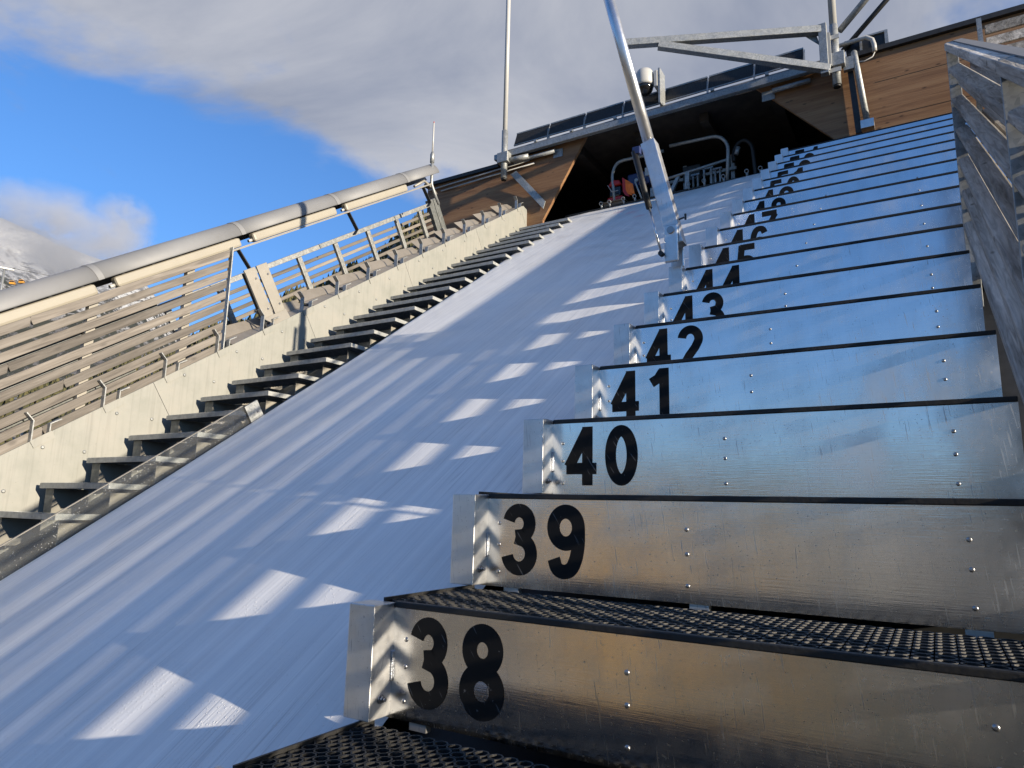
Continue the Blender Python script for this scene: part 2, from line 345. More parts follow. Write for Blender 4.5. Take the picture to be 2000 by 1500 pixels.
gc = ramp(gt, nz(gt, gv, 0.03, 5, 0.55), [(0.44, (0.045, 0.048, 0.034)), (0.55, (0.22, 0.20, 0.165)), (0.70, (0.44, 0.41, 0.36))])
gt.links.new(gc, gb.inputs['Base Color']); gb.inputs['Roughness'].default_value = 0.9; bump(gt, gb, nz(gt, gv, 0.4, 5), 0.8, 1.0)
rad = [4, 10, 20, 35, 60, 90, 130, 180, 240, 300, 350, 400, 440, 480, 505, 520, 540, 600, 800, 1200, 2000, 4000, 9000]
mb = MB(); NA = 180; mb.v.append(Vector((0, 0, -14)))
for r in rad:
    for k in range(NA):
        a = 2*math.pi*k/NA; x, y = -r*math.cos(a), r*math.sin(a); mb.v.append(Vector((x, y, ground_z(x, y))))
for k in range(NA): mb.f.append((0, 1+k, 1+(k+1) % NA)); mb.sm.append(True)
for i in range(len(rad)-1):
    for k in range(NA): mb.f.append((1+i*NA+k, 1+(i+1)*NA+k, 1+(i+1)*NA+(k+1) % NA, 1+i*NA+(k+1) % NA)); mb.sm.append(True)
tag(mb.build('ground', gm), kind='structure')
# snowy mountain beyond the valley
mm, mt_, mbb = mat('snow_and_rock'); mv = coords(mt_, rnd=False)
geo = mt_.nodes.new('ShaderNodeNewGeometry'); sx = mt_.nodes.new('ShaderNodeSeparateXYZ'); mt_.links.new(geo.outputs['Position'], sx.inputs[0])
alt = tnode(mt_, 'ShaderNodeMapRange'); alt.inputs['From Min'].default_value = 380; alt.inputs['From Max'].default_value = 720; mt_.links.new(sx.outputs['Z'], alt.inputs['Value'])
pat = ramp(mt_, nz(mt_, mv, 0.035, 8, 0.72), [(0.44, 0.0), (0.56, 1.0)])
fz = mixc(mt_, 1.0, mixc(mt_, 1.0, alt.outputs[0], 0.9, 'MULTIPLY'), mixc(mt_, 1.0, pat, 0.55, 'MULTIPLY'), 'ADD')
sc = ramp(mt_, fz, [(0.35, (0.030, 0.036, 0.030)), (0.55, (0.12, 0.12, 0.13)), (0.78, (0.50, 0.51, 0.53))])
mt_.links.new(sc, mbb.inputs['Base Color']); mbb.inputs['Roughness'].default_value = 0.85
bump(mt_, mbb, nz(mt_, mv, 0.02, 8, 0.7), 1.0, 30)
MR = [(-40, .10), (0, .30), (10, .355), (16, .352), (20.4, .333), (22.2, .324), (24.5, .312), (27.3, .303), (29, .285), (33, .22), (45, .12), (70, .05)]
mb = MB(); na, nr = 240, 30
for i in range(nr+1):
    s = i/nr; r = 1100 + 1500*s
    for k in range(na+1):
        th = -40 + 110*k/na; a = math.radians(th); x, y = -r*math.cos(a), r*math.sin(a)
        top = interp(MR, th)*2350
        z = -60 + (top+60)*min(1, (s/0.83))**1.15 if s < 0.83 else top - (s-0.83)*700
        z += fbm(x/160, y/160, 5)*70*min(1, s*2) * (0.25 if 0.78 < s < 0.88 else 1)
        mb.v.append(Vector((x, y, z)))
for i in range(nr):
    for k in range(na): mb.f.append((i*(na+1)+k, (i+1)*(na+1)+k, (i+1)*(na+1)+k+1, i*(na+1)+k+1)); mb.sm.append(True)
tag(mb.build('mountain', mm), kind='structure')
# conifer wood on the near hill: one mass
cm, ct, cb_ = mat('conifer_needles'); cv = coords(ct, rnd=False)
cc = ramp(ct, nz(ct, cv, 0.35, 5, 0.65), [(0.3, (0.022, 0.030, 0.012)), (0.5, (0.060, 0.058, 0.022)), (0.75, (0.115, 0.095, 0.040))])
ct.links.new(cc, cb_.inputs['Base Color']); cb_.inputs['Roughness'].default_value = 0.9
M['bark'] = plain('conifer_bark', (0.07, 0.05, 0.035), 0.9)
def conifer(mb, p, h, tiers=3, n=6):
    for i in range(tiers):
        z0 = h*(0.12 + 0.27*i); z1 = min(h, z0 + h*(0.46 if i < tiers-1 else 0.4)); r = h*0.17*(1-0.28*i)*random.uniform(0.8, 1.2); a0 = random.random()*6
        b = len(mb.v)
        for k in range(n):
            a = a0 + 2*math.pi*k/n; rr = r*random.uniform(0.7, 1.25); mb.v.append(p + Vector((rr*math.cos(a), rr*math.sin(a), z0 + random.uniform(-.04, .04)*h)))
        mb.v.append(p + Vector((0, 0, z1)))
        for k in range(n): mb.f.append((b+k, b+(k+1) % n, b+n)); mb.sm.append(False)
mb = MB()
for _ in range(5200):
    th = random.uniform(2, 62); r = 520*math.sqrt(random.uniform(0.16, 1.06)); a = math.radians(th); x, y = -r*math.cos(a), r*math.sin(a)
    conifer(mb, Vector((x, y, ground_z(x, y)-1)), random.uniform(5, 11)*(0.75 if r > 490 else 1), 2, 5)
tag(mb.build('conifer_wood', cm), 'dark olive conifer wood covering the hillside behind the left fence', 'forest', kind='stuff')
ridge_names = ['lowest', 'second', 'third', 'fourth', 'fifth', 'sixth', 'seventh', 'eighth']
for i, (th, hh) in enumerate([(37.2, 9), (38.6, 12), (39.9, 8), (41.0, 13), (42.5, 9), (43.6, 12), (45.0, 14), (46.6, 11)]):
    a = math.radians(th); x, y = -512*math.cos(a), 512*math.sin(a); p = Vector((x, y, ground_z(x, y)-0.5))
    t = thing('conifer_tree', f'dark conifer tip on the far ridge, {ridge_names[i]} going uphill, seen between the back fence slats', 'tree', p, 'conifers on the skyline')
    MB().path([p, p+Vector((0, 0, hh*0.9))], 0.2, 6, True, [0.22, 0.04]).build('trunk', M['bark'], t)
    c = MB(); conifer(c, p, hh, 4, 9); c.build('crown', cm, t)

cvm, cvt, cvb = mat('mist'); cvt.nodes.remove(cvb)
pv = tnode(cvt, 'ShaderNodeVolumePrincipled'); pv.inputs['Color'].default_value = (0.80, 0.81, 0.84, 1); pv.inputs['Anisotropy'].default_value = 0.2
tcx = cvt.nodes.new('ShaderNodeTexCoord'); ln = tnode(cvt, 'ShaderNodeVectorMath', operation='LENGTH'); cvt.links.new(tcx.outputs['Object'], ln.inputs[0])
fall = ramp(cvt, ln.outputs['Value'], [(0.25, 1.0), (0.95, 0.0)])
cl = ramp(cvt, nz(cvt, tcx.outputs['Object'], 2.2, 4, 0.6, 0.5), [(0.40, 0.0), (0.62, 1.0)])
dn = mixc(cvt, 1.0, mixc(cvt, 1.0, fall, cl, 'MULTIPLY'), 0.05, 'MULTIPLY'); cvt.links.new(dn, pv.inputs['Density'])
cvt.links.new(pv.outputs[0], cvt.nodes['Material Output'].inputs['Volume'])
for i, (d_, r_, sc_) in enumerate((((-0.872, 0.390, 0.300), 1050, (100, 130, 75)), ((-0.833, 0.440, 0.338), 1150, (40, 50, 46)))):
    g = MB(); n1, n2 = 12, 20
    for a_ in range(n1+1):
        for b_ in range(n2):
            ph_, th_ = math.pi*a_/n1, 2*math.pi*b_/n2; g.v.append(Vector((math.sin(ph_)*math.cos(th_), math.sin(ph_)*math.sin(th_), math.cos(ph_))))
    for a_ in range(n1):
        for b_ in range(n2): g.f.append((a_*n2+b_, (a_+1)*n2+b_, (a_+1)*n2+(b_+1) % n2, a_*n2+(b_+1) % n2)); g.sm.append(True)
    o = g.build('cloud_bank', cvm); o.location = Vector(d_)*r_; o.scale = sc_
    tag(o, ('grey cloud bank hiding the flank of the snowy mountain' if i == 0 else 'small wisp of cloud drifting right of the snowy mountain'), 'cloud', kind='stuff')
# invented golden larches behind the viewpoint, added only to warm reflections in the lowest risers
M['larch'] = plain('added_larch_needles', (0.66, 0.48, 0.22), 0.9, 0, 0.3, 0.6, 0.3)
c = MB()
for dx_, dy_, hh in ((-20.0, -40, 15), (-17.2, -44, 13), (-12.6, -52, 16), (-10.2, -50, 10), (-26, -58, 15), (-31, -49, 13)):
    p = Vector((dx_, dy_, ground_z(dx_, dy_)-0.3)); c.path([p, p+Vector((0.1, 0, hh*0.5)), p+Vector((0, 0, hh*0.95))], 0.2, 8, True, [0.24, 0.15, 0.03])
    for q in range(1500):
        f_ = random.random()**0.8; zz_ = hh*(0.16+0.82*f_); rad_ = hh*0.17*(1-f_)*random.uniform(0.35, 1.15)+0.12; a_ = random.random()*6.283
        b_ = p + Vector((rad_*math.cos(a_), rad_*math.sin(a_), zz_-0.25*rad_)); sz_ = random.uniform(0.25, 0.55)
        e1 = Vector((random.uniform(-1, 1), random.uniform(-1, 1), random.uniform(-.5, .5))).normalized(); e2 = e1.orthogonal().normalized()
        c.add([b_+e1*sz_, b_+e2*sz_*.6, b_-e1*sz_, b_-e2*sz_*.6], [(0, 1, 2, 3)])
tag(c.build('added_larches', M['larch']), 'added golden larches out of view downhill, mirrored as warm glints in the lowest risers', 'forest', kind='stuff')
# gondola lift far left
gp = Vector((-0.902, 0.348, 0.256))*420
t = thing('lift_tower', 'grey steel cable car tower with snowy crossarm in front of the mountain', 'lift tower', gp - Vector((0, 0, 30)))
b = Vector(gp)
MB().path([b-Vector((0, 0, 30)), b+Vector((0, 0, 1))], 0.55, 10, True, [0.8, 0.5]).build('mast', M['galv'], t)
MB().box(b+Vector((0, 0, 1.6)), Vector((1.2, 3.6, 0)), Vector((0.5, -0.2, 0)), EZ*0.35).build('crossarm', M['galv'], t)
wh = MB()
for s in (-1, 1):
    for q in range(6): wh.path([b+Vector((1.2*s*.9-1+q*.4, 3.3*s, 2.3)), b+Vector((1.2*s*.9-1+q*.4, 3.3*s+.2, 2.3))], 0.35, 8)
wh.build('sheave_train', M['galv'], t)
tag(MB().path([b+Vector((-30, -24, 2)), b+Vector((1, 3, 2.4)), b+Vector((30, 32, -3))], 0.09, 6).build('lift_cable', M['dark']), 'thin dark haul cable passing over the cable car tower', 'cable')
for i, (d, nm) in enumerate([((-0.902, 0.358, 0.245), 'nearest the lift tower'), ((-0.898, 0.3655, 0.248), 'farther from the lift tower')]):
    p = Vector(d)*430
    t = thing('gondola_cabin', f'small yellow cable car cabin, the one {nm}', 'gondola', p - Vector((0, 0, 1.2)), 'yellow cabins on the lift')
    pr = [(-0.95, -0.75), (-1.15, 0.1), (-0.95, 1.0), (0.95, 1.0), (1.15, 0.1), (0.95, -0.75)]
    MB().prism([p+Vector((q[0]*.7, q[0]*.75, q[1])) + Vector((.6, -.6, 0)) for q in pr], (-1.2, 1.2, 0)).build('body', M['yellow'], t, 0.08)
    MB().prism([p+Vector((q[0]*.72, q[0]*.77, q[1]*.35+.45)) + Vector((.62, -.62, 0)) for q in pr], (-1.24, 1.24, 0)).build('window_band', M['glossblack'], t)
    MB().path([p+Vector((0, 0, 1)), p+Vector((0, 0.3, 2.2)), p+Vector((0, -0.1, 3.3))], 0.09, 6).build('hanger', M['galv'], t)

# ------------------------------------------------------------------ inrun cover (white sheet)
TH = -0.36
def left_edge(u): return interp([(-3, -4.60), (1.3, -4.62), (3, -4.70), (5.9, -4.85), (8, -5.02), (10.2, -5.26)], u)
def left_rise(u): return 0.0
mb = MB(); nx_, nu_ = 90, 330
for j in range(nu_+1):
    u = -2.6 + 12.75*j/nu_; xl = left_edge(u)
    for i in range(nx_+1):
        s = i/nx_; x = -1.455 + (xl + 1.455)*s
        ph = 2*math.pi*(u/STEP); edge = math.exp(-((x+1.9)/0.55)**2) * min(1, max(0, (u-3.4)/1.5))
        h = TH + 0.016*edge*math.sin(ph*1.0 + 3.0*(x+1.5)) + 0.006*(fbm(x*2.2, u*0.5)) + 0.010*fbm(x*1.1+9, u*1.7+3)*min(1, max(0, (u-4)/3))
        q_ = max(0, min(1, (-x-2.6)/1.9)); h += left_rise(u)*q_*q_*(3-2*q_)
        h -= 0.05*max(0, (s-0.97)/0.03)**2
        rr_ = min(1, max(0, (u-3.2)/2.5)); h += 0.055*rr_*rr_*(3-2*rr_)*math.exp(-((x+1.45)/0.9)**2)
        mb.v.append(W(x, u, h))
for j in range(nu_):
    for i in range(nx_): a = j*(nx_+1)+i; mb.f.append((a, a+1, a+nx_+2, a+nx_+1)); mb.sm.append(True)
tag(mb.build('inrun_track', M['tarp']), kind='structure')
tag(MB().sb(-4.585, -1.47, -2.6, 10.1, -0.9, -0.47).build('inrun_base', M['dark']), kind='structure')
tag(MB().sb(-1.46, 0.7, -2.6, 10.0, -0.75, -0.46).build('stair_base', M['dark']), kind='structure')
# edge strip with bolts at the top of the cover
t = thing('cover_edge_bar', 'dark steel clamping bar along the upper edge of the white cover', 'bar', W(-3.4, 10.15, TH))
MB().sb(-5.2, -1.75, 10.13, 10.19, TH-0.02, TH+0.03).build('bar', M['dark'], t, 0.004)
for x in (-4.5, -4.35, -4.1, -3.9, -3.0, -2.75, -2.45, -2.1, -1.9):
    TB = TH
    e = MB().path([W(x, 10.14, TB+0.02), W(x, 10.14, TB+0.07)], 0.018, 8)
    e.path([W(x+0.028*math.cos(k*.52), 10.14, TB+0.10+0.028*math.sin(k*.52)) for k in range(13)], 0.008, 6)
    e.build('eye_bolt', M['galv'], t)

# ------------------------------------------------------------------ numbered steps on the right
def ribbon(mb, pts, w, org, sc):
    n = len(pts); L_, R2 = [], []; closed = math.hypot(pts[0][0]-pts[-1][0], pts[0][1]-pts[-1][1]) < 1e-6
    for i, (x, y) in enumerate(pts):
        x0, y0 = pts[max(i-1, 0)]; x1, y1 = pts[min(i+1, n-1)]
        if closed and i in (0, n-1): x0, y0 = pts[-2]; x1, y1 = pts[1]
        d = math.hypot(x1-x0, y1-y0) or 1; nx, ny = -(y1-y0)/d, (x1-x0)/d
        L_.append((x+nx*w/2, y+ny*w/2)); R2.append((x-nx*w/2, y-ny*w/2))
    for i in range(n-1):
        q = [L_[i], L_[i+1], R2[i+1], R2[i]]; mb.add([org + Vector((a*sc*0.99, 0, b_*sc)) for a, b_ in q], [(3, 2, 1, 0)])
def smooth(p, n=6):
    q = [p[0]] + list(p) + [p[-1]]; r = []
    for i in range(1, len(q)-2):
        for k in range(n):
            t_ = k/n; r.append(tuple(0.5*((2*q[i][c]) + (q[i+1][c]-q[i-1][c])*t_ + (2*q[i-1][c]-5*q[i][c]+4*q[i+1][c]-q[i+2][c])*t_*t_ + (3*q[i][c]-q[i-1][c]-3*q[i+1][c]+q[i+2][c])*t_**3) for c in (0, 1)))
    return r + [p[-1]]
def arc(cx_, cy_, rx, ry, a0, a1, n=22): return [(cx_+rx*math.cos(math.radians(a0+(a1-a0)*i/n)), cy_+ry*math.sin(math.radians(a0+(a1-a0)*i/n))) for i in range(n+1)]
SW = 0.195
GL = {'0': [arc(.29, .5, .195, .408, 0, 360, 40)],
 '1': [[(.36, 0), (.36, 1)], [(.33, .93), (.24, .80), (.10, .72)]],
 '2': [arc(.29, .70, .19, .208, 172, -20) + [(.40, .50), (.26, .32), (.12, .09)], [(.02, .09), (.56, .09)]],
 '3': [arc(.275, .72, .175, .188, 168, -62) + [(.22, .535)], [(.22, .53)] + arc(.28, .30, .20, .208, 70, -170)],
 '4': [[(.41, 0), (.41, 1)], [(.01, .285), (.58, .285)], [(.40, .93), (.06, .31)]],
 '5': [[(.10, .91), (.54, .91)], [(.16, .98), (.10, .48)], arc(.28, .32, .195, .228, 138, -168)],
 '6': [arc(.29, .31, .195, .218, 0, 360, 36), smooth([(.095, .31), (.095, .52), (.13, .72), (.20, .86), (.31, .908), (.42, .87), (.475, .74)])],
 '7': [[(.03, .91), (.55, .91)], smooth([(.50, .86), (.36, .62), (.26, .34), (.22, 0)])],
 '8': [arc(.29, .725, .175, .185, 0, 360, 36), arc(.29, .295, .20, .205, 0, 360, 36)],
 '9': [[(1-.42-a-0.0, 1-b_) for a, b_ in arc(.29, .31, .195, .218, 0, 360, 36)], smooth([(.485, .69), (.485, .48), (.45, .28), (.38, .14), (.27, .092), (.16, .13), (.105, .26)])]}
DH = 0.247
digit_mesh = {}
for ch, strokes in GL.items():
    g = MB()
    for k, s in enumerate(strokes): ribbon(g, s, SW, Vector((0, -0.0002*k, 0)), DH)
    digit_mesh[ch] = g.mesh('digit', M['digit'])
RY = 0.09   # riser set back behind the box front
def tread_mat(x0, x1):
    """black ring mat: linked octagon rings standing on a tray"""
    g = MB(); c = 0.043; nx2 = int((x1-x0)/c); y0, y1 = Y0+RY-0.02, Y0+RUN+RY-0.02; ny2 = int((y1-y0-0.03)/c); zt = Z0+0.004
    g.bb(x0, x1, y0+0.026, y1, zt-0.035, zt-0.026)
    for j in range(ny2):
        for i in range(nx2):
            cx_, cy_ = x0+c*(i+.5)+(c*.0 if j % 2 else 0), y0+0.034+c*(j+.5); b = len(g.v); n = 8
            for k in range(n):
                a = math.pi/8 + 2*math.pi*k/n; ca_, sa_ = math.cos(a), math.sin(a)
                for r, z in ((0.0217, zt-0.022), (0.0217, zt), (0.0168, zt), (0.0168, zt-0.022)): g.v.append(Vector((cx_+r*ca_, cy_+r*sa_, z)))
            for k in range(n):
                p, q = b+4*k, b+4*((k+1) % n)
                for m_ in range(3): g.f.append((p+m_, q+m_, q+m_+1, p+m_+1)); g.sm.append(False)
    return g
XR, XRW = 0.245, 0.72
def make_step(x_right, x_left=-1.41, with_box=True):
    root = thing('numbered_step', '', 'step', (0, Y0, Z0))
    yr = Y0+RY
    rp = MB().bb(x_left, x_right, yr, yr+0.004, Z0-0.322, Z0-0.0135)
    if with_box: rp.bb(x_left-0.085, x_left-0.002, yr+0.001, yr+0.005, Z0-0.322, Z0-0.27)
    rp.bb(x_right-0.003, x_right, yr+0.0045, yr+0.30, Z0-0.30, Z0-0.03)
    rp = rp.build('riser_plate', M['alu'], root)
    tread_mat(x_left-0.035 if with_box else x_left, x_right).build('tread_mat', M['black'], root)
    MB().bb(x_left+0.003, x_right, yr-0.006, yr+0.012, Z0-0.013, Z0+0.005).build('nosing', M['black'], root, 0.003)
    MB().bb(x_left-0.045, x_left-0.037, yr+0.0, yr+RUN-0.02, Z0-0.05, Z0+0.012).build('tread_edge', M['black'], root)
    for x in (x_left+0.07, -0.67, 0.04):
        if x > x_left: MB().bb(x, x+0.06, yr+0.006, yr+0.03, Z0-0.345, Z0-0.30).build('clip', M['alu_box'], root)
    for x in (x_left+0.05, -0.672, 0.066):
        if x < x_left: continue
        for z in (-0.10, -0.175, -0.27):
            g = MB(); b = Vector((x, yr, Z0+z)); g.path([b, b-EY*0.0015, b-EY*0.003, b-EY*0.0035], .008, 12, True, [0.0068, 0.0068, 0.005, 0.0025]); g.build('rivet', M['rivet'], rp)
    if with_box:
        bx = MB().bb(-1.507, -1.41, Y0, yr+0.003, Z0-0.316, Z0+0.001).build('end_box', M['alu_box'], root, 0.003)
        g = MB(); pts = [Vector((-1.409, yr-0.003, Z0-0.135-0.085*k/24)) for k in range(25)]; g.path(pts, 0.006, 7, True, [0.0045+0.0022*(k % 2) for k in range(25)]); g.build('weld', M['weld'], bx)
        g = MB(); b = Vector((-1.409, Y0+0.045, Z0-0.262)); g.path([b, b+EX*0.004], 0.013, 14); g.path([b+EX*.004, b+EX*0.012], 0.009, 6); g.path([b+EX*.012, b+EX*0.02], 0.005, 8); g.build('bolt', M['rivet'], bx)
    return root
proto_n, proto_w = make_step(XR), make_step(XRW)
WORDS = ['thirty-seven', 'thirty-eight', 'thirty-nine', 'forty', 'forty-one', 'forty-two', 'forty-three', 'forty-four', 'forty-five', 'forty-six', 'forty-seven', 'forty-eight', 'forty-nine', 'fifty', 'fifty-one', 'fifty-two', 'fifty-three', 'fifty-four', 'fifty-five']
used = set()
def number_step(root, num, dx=0.0):
    rp = [c for c in root.children if c.name.startswith('riser_plate')][0]
    for i, ch in enumerate(str(num)):
        o = bpy.data.objects.new('numeral', digit_mesh[ch]); col.objects.link(o); o.parent = rp
        o.location = (-1.345 + 0.182*i + dx, RY-0.0015, -0.278)
    root['label'] = f'brushed aluminium step with the black number {num} ({WORDS[num-37]}) on its riser'; root['group'] = 'numbered steps up the right side'
for k in range(-1, 17):
    pr = proto_n if k <= 5 else proto_w
    if pr not in used: used.add(pr); r = pr
    else: r = copy_tree(pr, None, ('numeral',))
    r.location = (0, Y0+k*RUN, Z0+k*RISE)
    number_step(r, 38+k)
top = make_step(XRW, -0.47, False); top.location = (0, Y0+17*RUN, Z0+17*RISE); number_step(top, 55, 0.99)

# ------------------------------------------------------------------ right hand slat fence
def vpost(mb, x0, x1, y, w, z0, z1): return mb.bb(x0, x1, y-w/2, y+w/2, z0, z1)
def zh(y, h): return Z0 + (y - Y0 + h*SA)/CA*SA + h*CA      # height of slope-offset h at world y
t = thing('slat_fence', 'weathered grey slat fence close to the camera, right of the numbered steps', 'fence', (0.28, 2.3, zh(2.3, -0.2)))
ys = [-2.25, 0.03, 2.31, 4.59]
for y in ys: vpost(MB(), 0.252, 0.312, y, 0.012, zh(y, -0.45), zh(y, 0.93)+0.02).build('post', M['galv'], t, 0.002)
PITCH, GAP0 = 0.083, 0.172
for b_ in range(3):
    u0, u1 = (ys[b_]-Y0)/CA, (ys[b_+1]-Y0)/CA
    for s in range(-2, 9):
        hc = GAP0 + PITCH*(s-0.5); hh = 0.0205 if s < 2 else (0.0135 if 3 <= s < 7 else 0.0175); jx = random.uniform(-0.004, 0.004) + (0.026 if s % 2 else -0.010); hc += jx*0.225
        f = hc*math.tan(A)
        g = MB()
        p = [W(0.266+jx, u0+0.012+f, hc-hh), W(0.266+jx, u1-0.012+f, hc-hh), W(0.266+jx, u1-0.012+f, hc+hh), W(0.266+jx, u0+0.012+f, hc+hh)]
        g.prism(p, Vector((0.062, 0, 0)) + EH*0.0139); g.build('slat', M['grey_slat'], t, 0.009)
        if 2 <= s < 7:      # added outer battens in the slat gaps, sized to dim sun on the inrun
            hb_ = GAP0 + PITCH*s + 0.0272
            if s == 2: hb_ += 0.006
            MB().sb(0.395, 0.425, u0+f, u1+f, hb_-{2: 0.0200, 3: 0.0220}.get(s, 0.0160), hb_+{2: 0.0200, 3: 0.0220}.get(s, 0.0160)).build('added_sun_batten', M['grey_slat'], t)
    f = 0.95*math.tan(A)
    uu = u0
    while uu < u1-0.3:
        ln = random.uniform(0.08, 0.26); MB().sb(0.315, 0.36, uu, uu+ln, -0.30, random.uniform(-0.24, -0.20)).build('ledger_block', M['slat'], t, 0.004); uu += ln + random.uniform(0.05, 0.3)
    for q in range(2):
        MB().sb(0.246+0.052*q, 0.296+0.052*q, u0+f+0.004, u1+f-0.004, 0.905, 0.945).build('cap_board', M['grey_slat'], t, 0.004)
    MB().sb(0.292, 0.335, u0+f, u1+f-0.002, 0.947, 0.951).build('cap_sheet', M['stainless'], t)
# added board fence, mostly hidden; its lower edge shapes light bands beside the steps
t = thing('added_board_fence', 'added closed board fence, mostly hidden uphill behind the end post of the near slat fence', 'fence', W(0.76, 6.5, 0.0))
for i in range(5):
    h0, h1 = 0.33+0.075*i, 0.402+0.075*i; l0 = 0.12 if i == 0 else (0.045 if i == 1 else 0)
    p = [W(0.76, 3.3, h0+l0), W(0.76, 9.9, h0), W(0.76, 9.9, h1), W(0.76, 3.3, max(h1, h0+l0+.004))]
    MB().prism(p, (0.03, 0, 0)).build('board', M['grey_slat'], t)
for u in (4.1, 6.0, 7.9, 9.8): MB().sb(0.80, 0.86, u, u+0.06, -0.5, 0.64).build('post', M['galv'], t)

# ------------------------------------------------------------------ left side: metal wall, hooks, treads
WX = -5.80
t = thing('metal_side_wall', 'pale galvanised sheet metal wall behind the left stairs', 'wall', W(WX, 4, -0.7))
us = [-1.6, 0.35, 2.3, 4.25, 6.2, 8.15, 9.75]
for i in range(6):
    u0, u1 = us[i]+0.002, us[i+1]-0.002
    p = [W(WX, u0, -0.8), W(WX, u1, -0.8), W(WX, u1, 0.03), W(WX, u0, 0.03)]
    sh = MB().prism(p, (-0.02, 0, 0)).build('sheet', M['galv_wall'], t)
    for q in range(3):
        for hh in (-0.03, -0.21):
            b = W(WX, u0+0.3+0.62*q+(0.25 if hh < -.1 else 0), hh-0.02*q); 
            if (b - W(WX, u1, hh)).y < 0: MB().path([b, b+EX*0.006, b+EX*0.01], 0.012, 8, True, [0.014, 0.014, 0.007]).build('bolt', M['galv'], sh)
MB().prism([W(WX, 9.752, -0.8), W(WX, 10.25, -0.8), W(WX, 10.25, -0.36), W(WX, 9.86, 0.03), W(WX, 9.752, 0.03)], (-0.02, 0, 0)).build('end_sheet', M['galv_wall'], t)
MB().sb(WX-0.5, WX-0.022, -1.6, 9.75, -0.9, -0.85).build('footing', M['dark'], t)
def make_hook():
    r = thing('cradle_bracket', '', 'bracket', W(WX, 0, 0.03))
    o = W(WX, 0, 0.03)
    MB().box(o + EX*0.005 + EU*0.07 - EH*0.03, EX*0.004, EU*0.085, EH*0.03).build('base_plate', M['galv_wall'], r)
    MB().strip([o-EZ*0.01, o+EZ*0.15, o+EZ*0.205-EY*0.055], 0.009, Vector((-0.052, 0, 0))).build('tall_arm', M['galv'], r)
    q = o + EU*0.145
    MB().strip([q-EZ*0.01, q+EZ*0.06, q+EZ*0.105+EY*0.075], 0.009, Vector((-0.052, 0, 0))).build('short_arm', M['galv'], r)
    return r
ORD = ['first', 'second', 'third', 'fourth', 'fifth', 'sixth', 'seventh', 'eighth', 'ninth', 'tenth', 'eleventh', 'twelfth', 'thirteenth', 'fourteenth', 'fifteenth', 'sixteenth', 'seventeenth', 'eighteenth', 'nineteenth', 'twentieth', 'twenty-first', 'twenty-second', 'twenty-third', 'twenty-fourth', 'twenty-fifth']
hk = make_hook()
for i in range(15):
    r = hk if i == 0 else copy_tree(hk)
    r.location = W(WX, 1.227 + STEP*i, 0.035)
    r['label'] = f'bent steel cradle bracket on the left wall top, {ORD[i]} counted uphill from the left edge'; r['group'] = 'cradle brackets along the left wall'
LS = 0.375; LX0, LX1 = -5.715, -4.81; LY, LZ = 2.653, 0.104
def make_tread():
    o = Vector((0, LY, LZ)); r = thing('grating_step', '', 'step', o)
    g = MB(); d = 0.285
    n = 24
    for i in range(n): x = LX0+0.02+(LX1-LX0-0.04)*(i+.5)/n; g.bb(x-0.004, x+0.004, o.y+0.012, o.y+d-0.008, o.z-0.033, o.z-0.002)
    for q in range(5): y = o.y+0.05+0.05*q; g.bb(LX0+0.01, LX1-0.01, y-0.004, y+0.004, o.z-0.012, o.z-0.004)
    g.build('grating', M['dark_grate'], r)
    e = MB().bb(LX0, LX1, o.y-0.003, o.y+0.009, o.z-0.036, o.z)
    for i in range(44): x = LX0+0.01+(LX1-LX0-0.02)*i/43; e.bb(x-0.006, x+0.006, o.y-0.001, o.y+0.011, o.z+0.0005, o.z+0.006)
    e.build('front_edge', M['grate_edge'], r)
    MB().bb(LX1+0.001, LX1+0.009, o.y-0.003, o.y+d, o.z-0.036, o.z+0.002).build('side_edge', M['grate_edge'], r)
    MB().bb(LX0-0.009, LX0-0.001, o.y-0.003, o.y+d, o.z-0.036, o.z+0.002).build('side_edge', M['grate_edge'], r)
    zb = o.z-0.038
    MB().bb(LX0+0.02, LX0+0.125, o.y+0.03, o.y+0.038, zb-0.19, zb).build('support_flange', M['dark_grate'], r)  # darker metal puts the shade of the front face into the colour
    MB().prism([(LX0+0.128, o.y+0.03, zb), (LX0+0.128, o.y+d, zb), (LX0+0.128, o.y+d, zb-0.12), (LX0+0.128, o.y+0.14, zb-0.195), (LX0+0.128, o.y+0.03, zb-0.195)], (0.006, 0, 0)).build('support_web', M['cream'], r)
    MB().prism([(LX1-0.13, o.y+0.09, zb), (LX1-0.13, o.y+d+.05, zb), (LX1-0.13, o.y+d+.05, zb-0.12), (LX1-0.13, o.y+0.16, zb-0.22), (LX1-0.13, o.y+0.09, zb-0.22)], (0.006, 0, 0)).build('support_web', M['cream'], r)
    return r
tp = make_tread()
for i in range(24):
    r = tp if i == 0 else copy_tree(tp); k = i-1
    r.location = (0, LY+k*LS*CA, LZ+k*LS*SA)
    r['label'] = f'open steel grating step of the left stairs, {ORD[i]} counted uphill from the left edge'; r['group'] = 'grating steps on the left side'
tag(MB().sb(-5.78, -4.60, -1.6, 9.9, -0.75, -0.60).build('left_stair_base', M['dark_grate']), kind='structure')
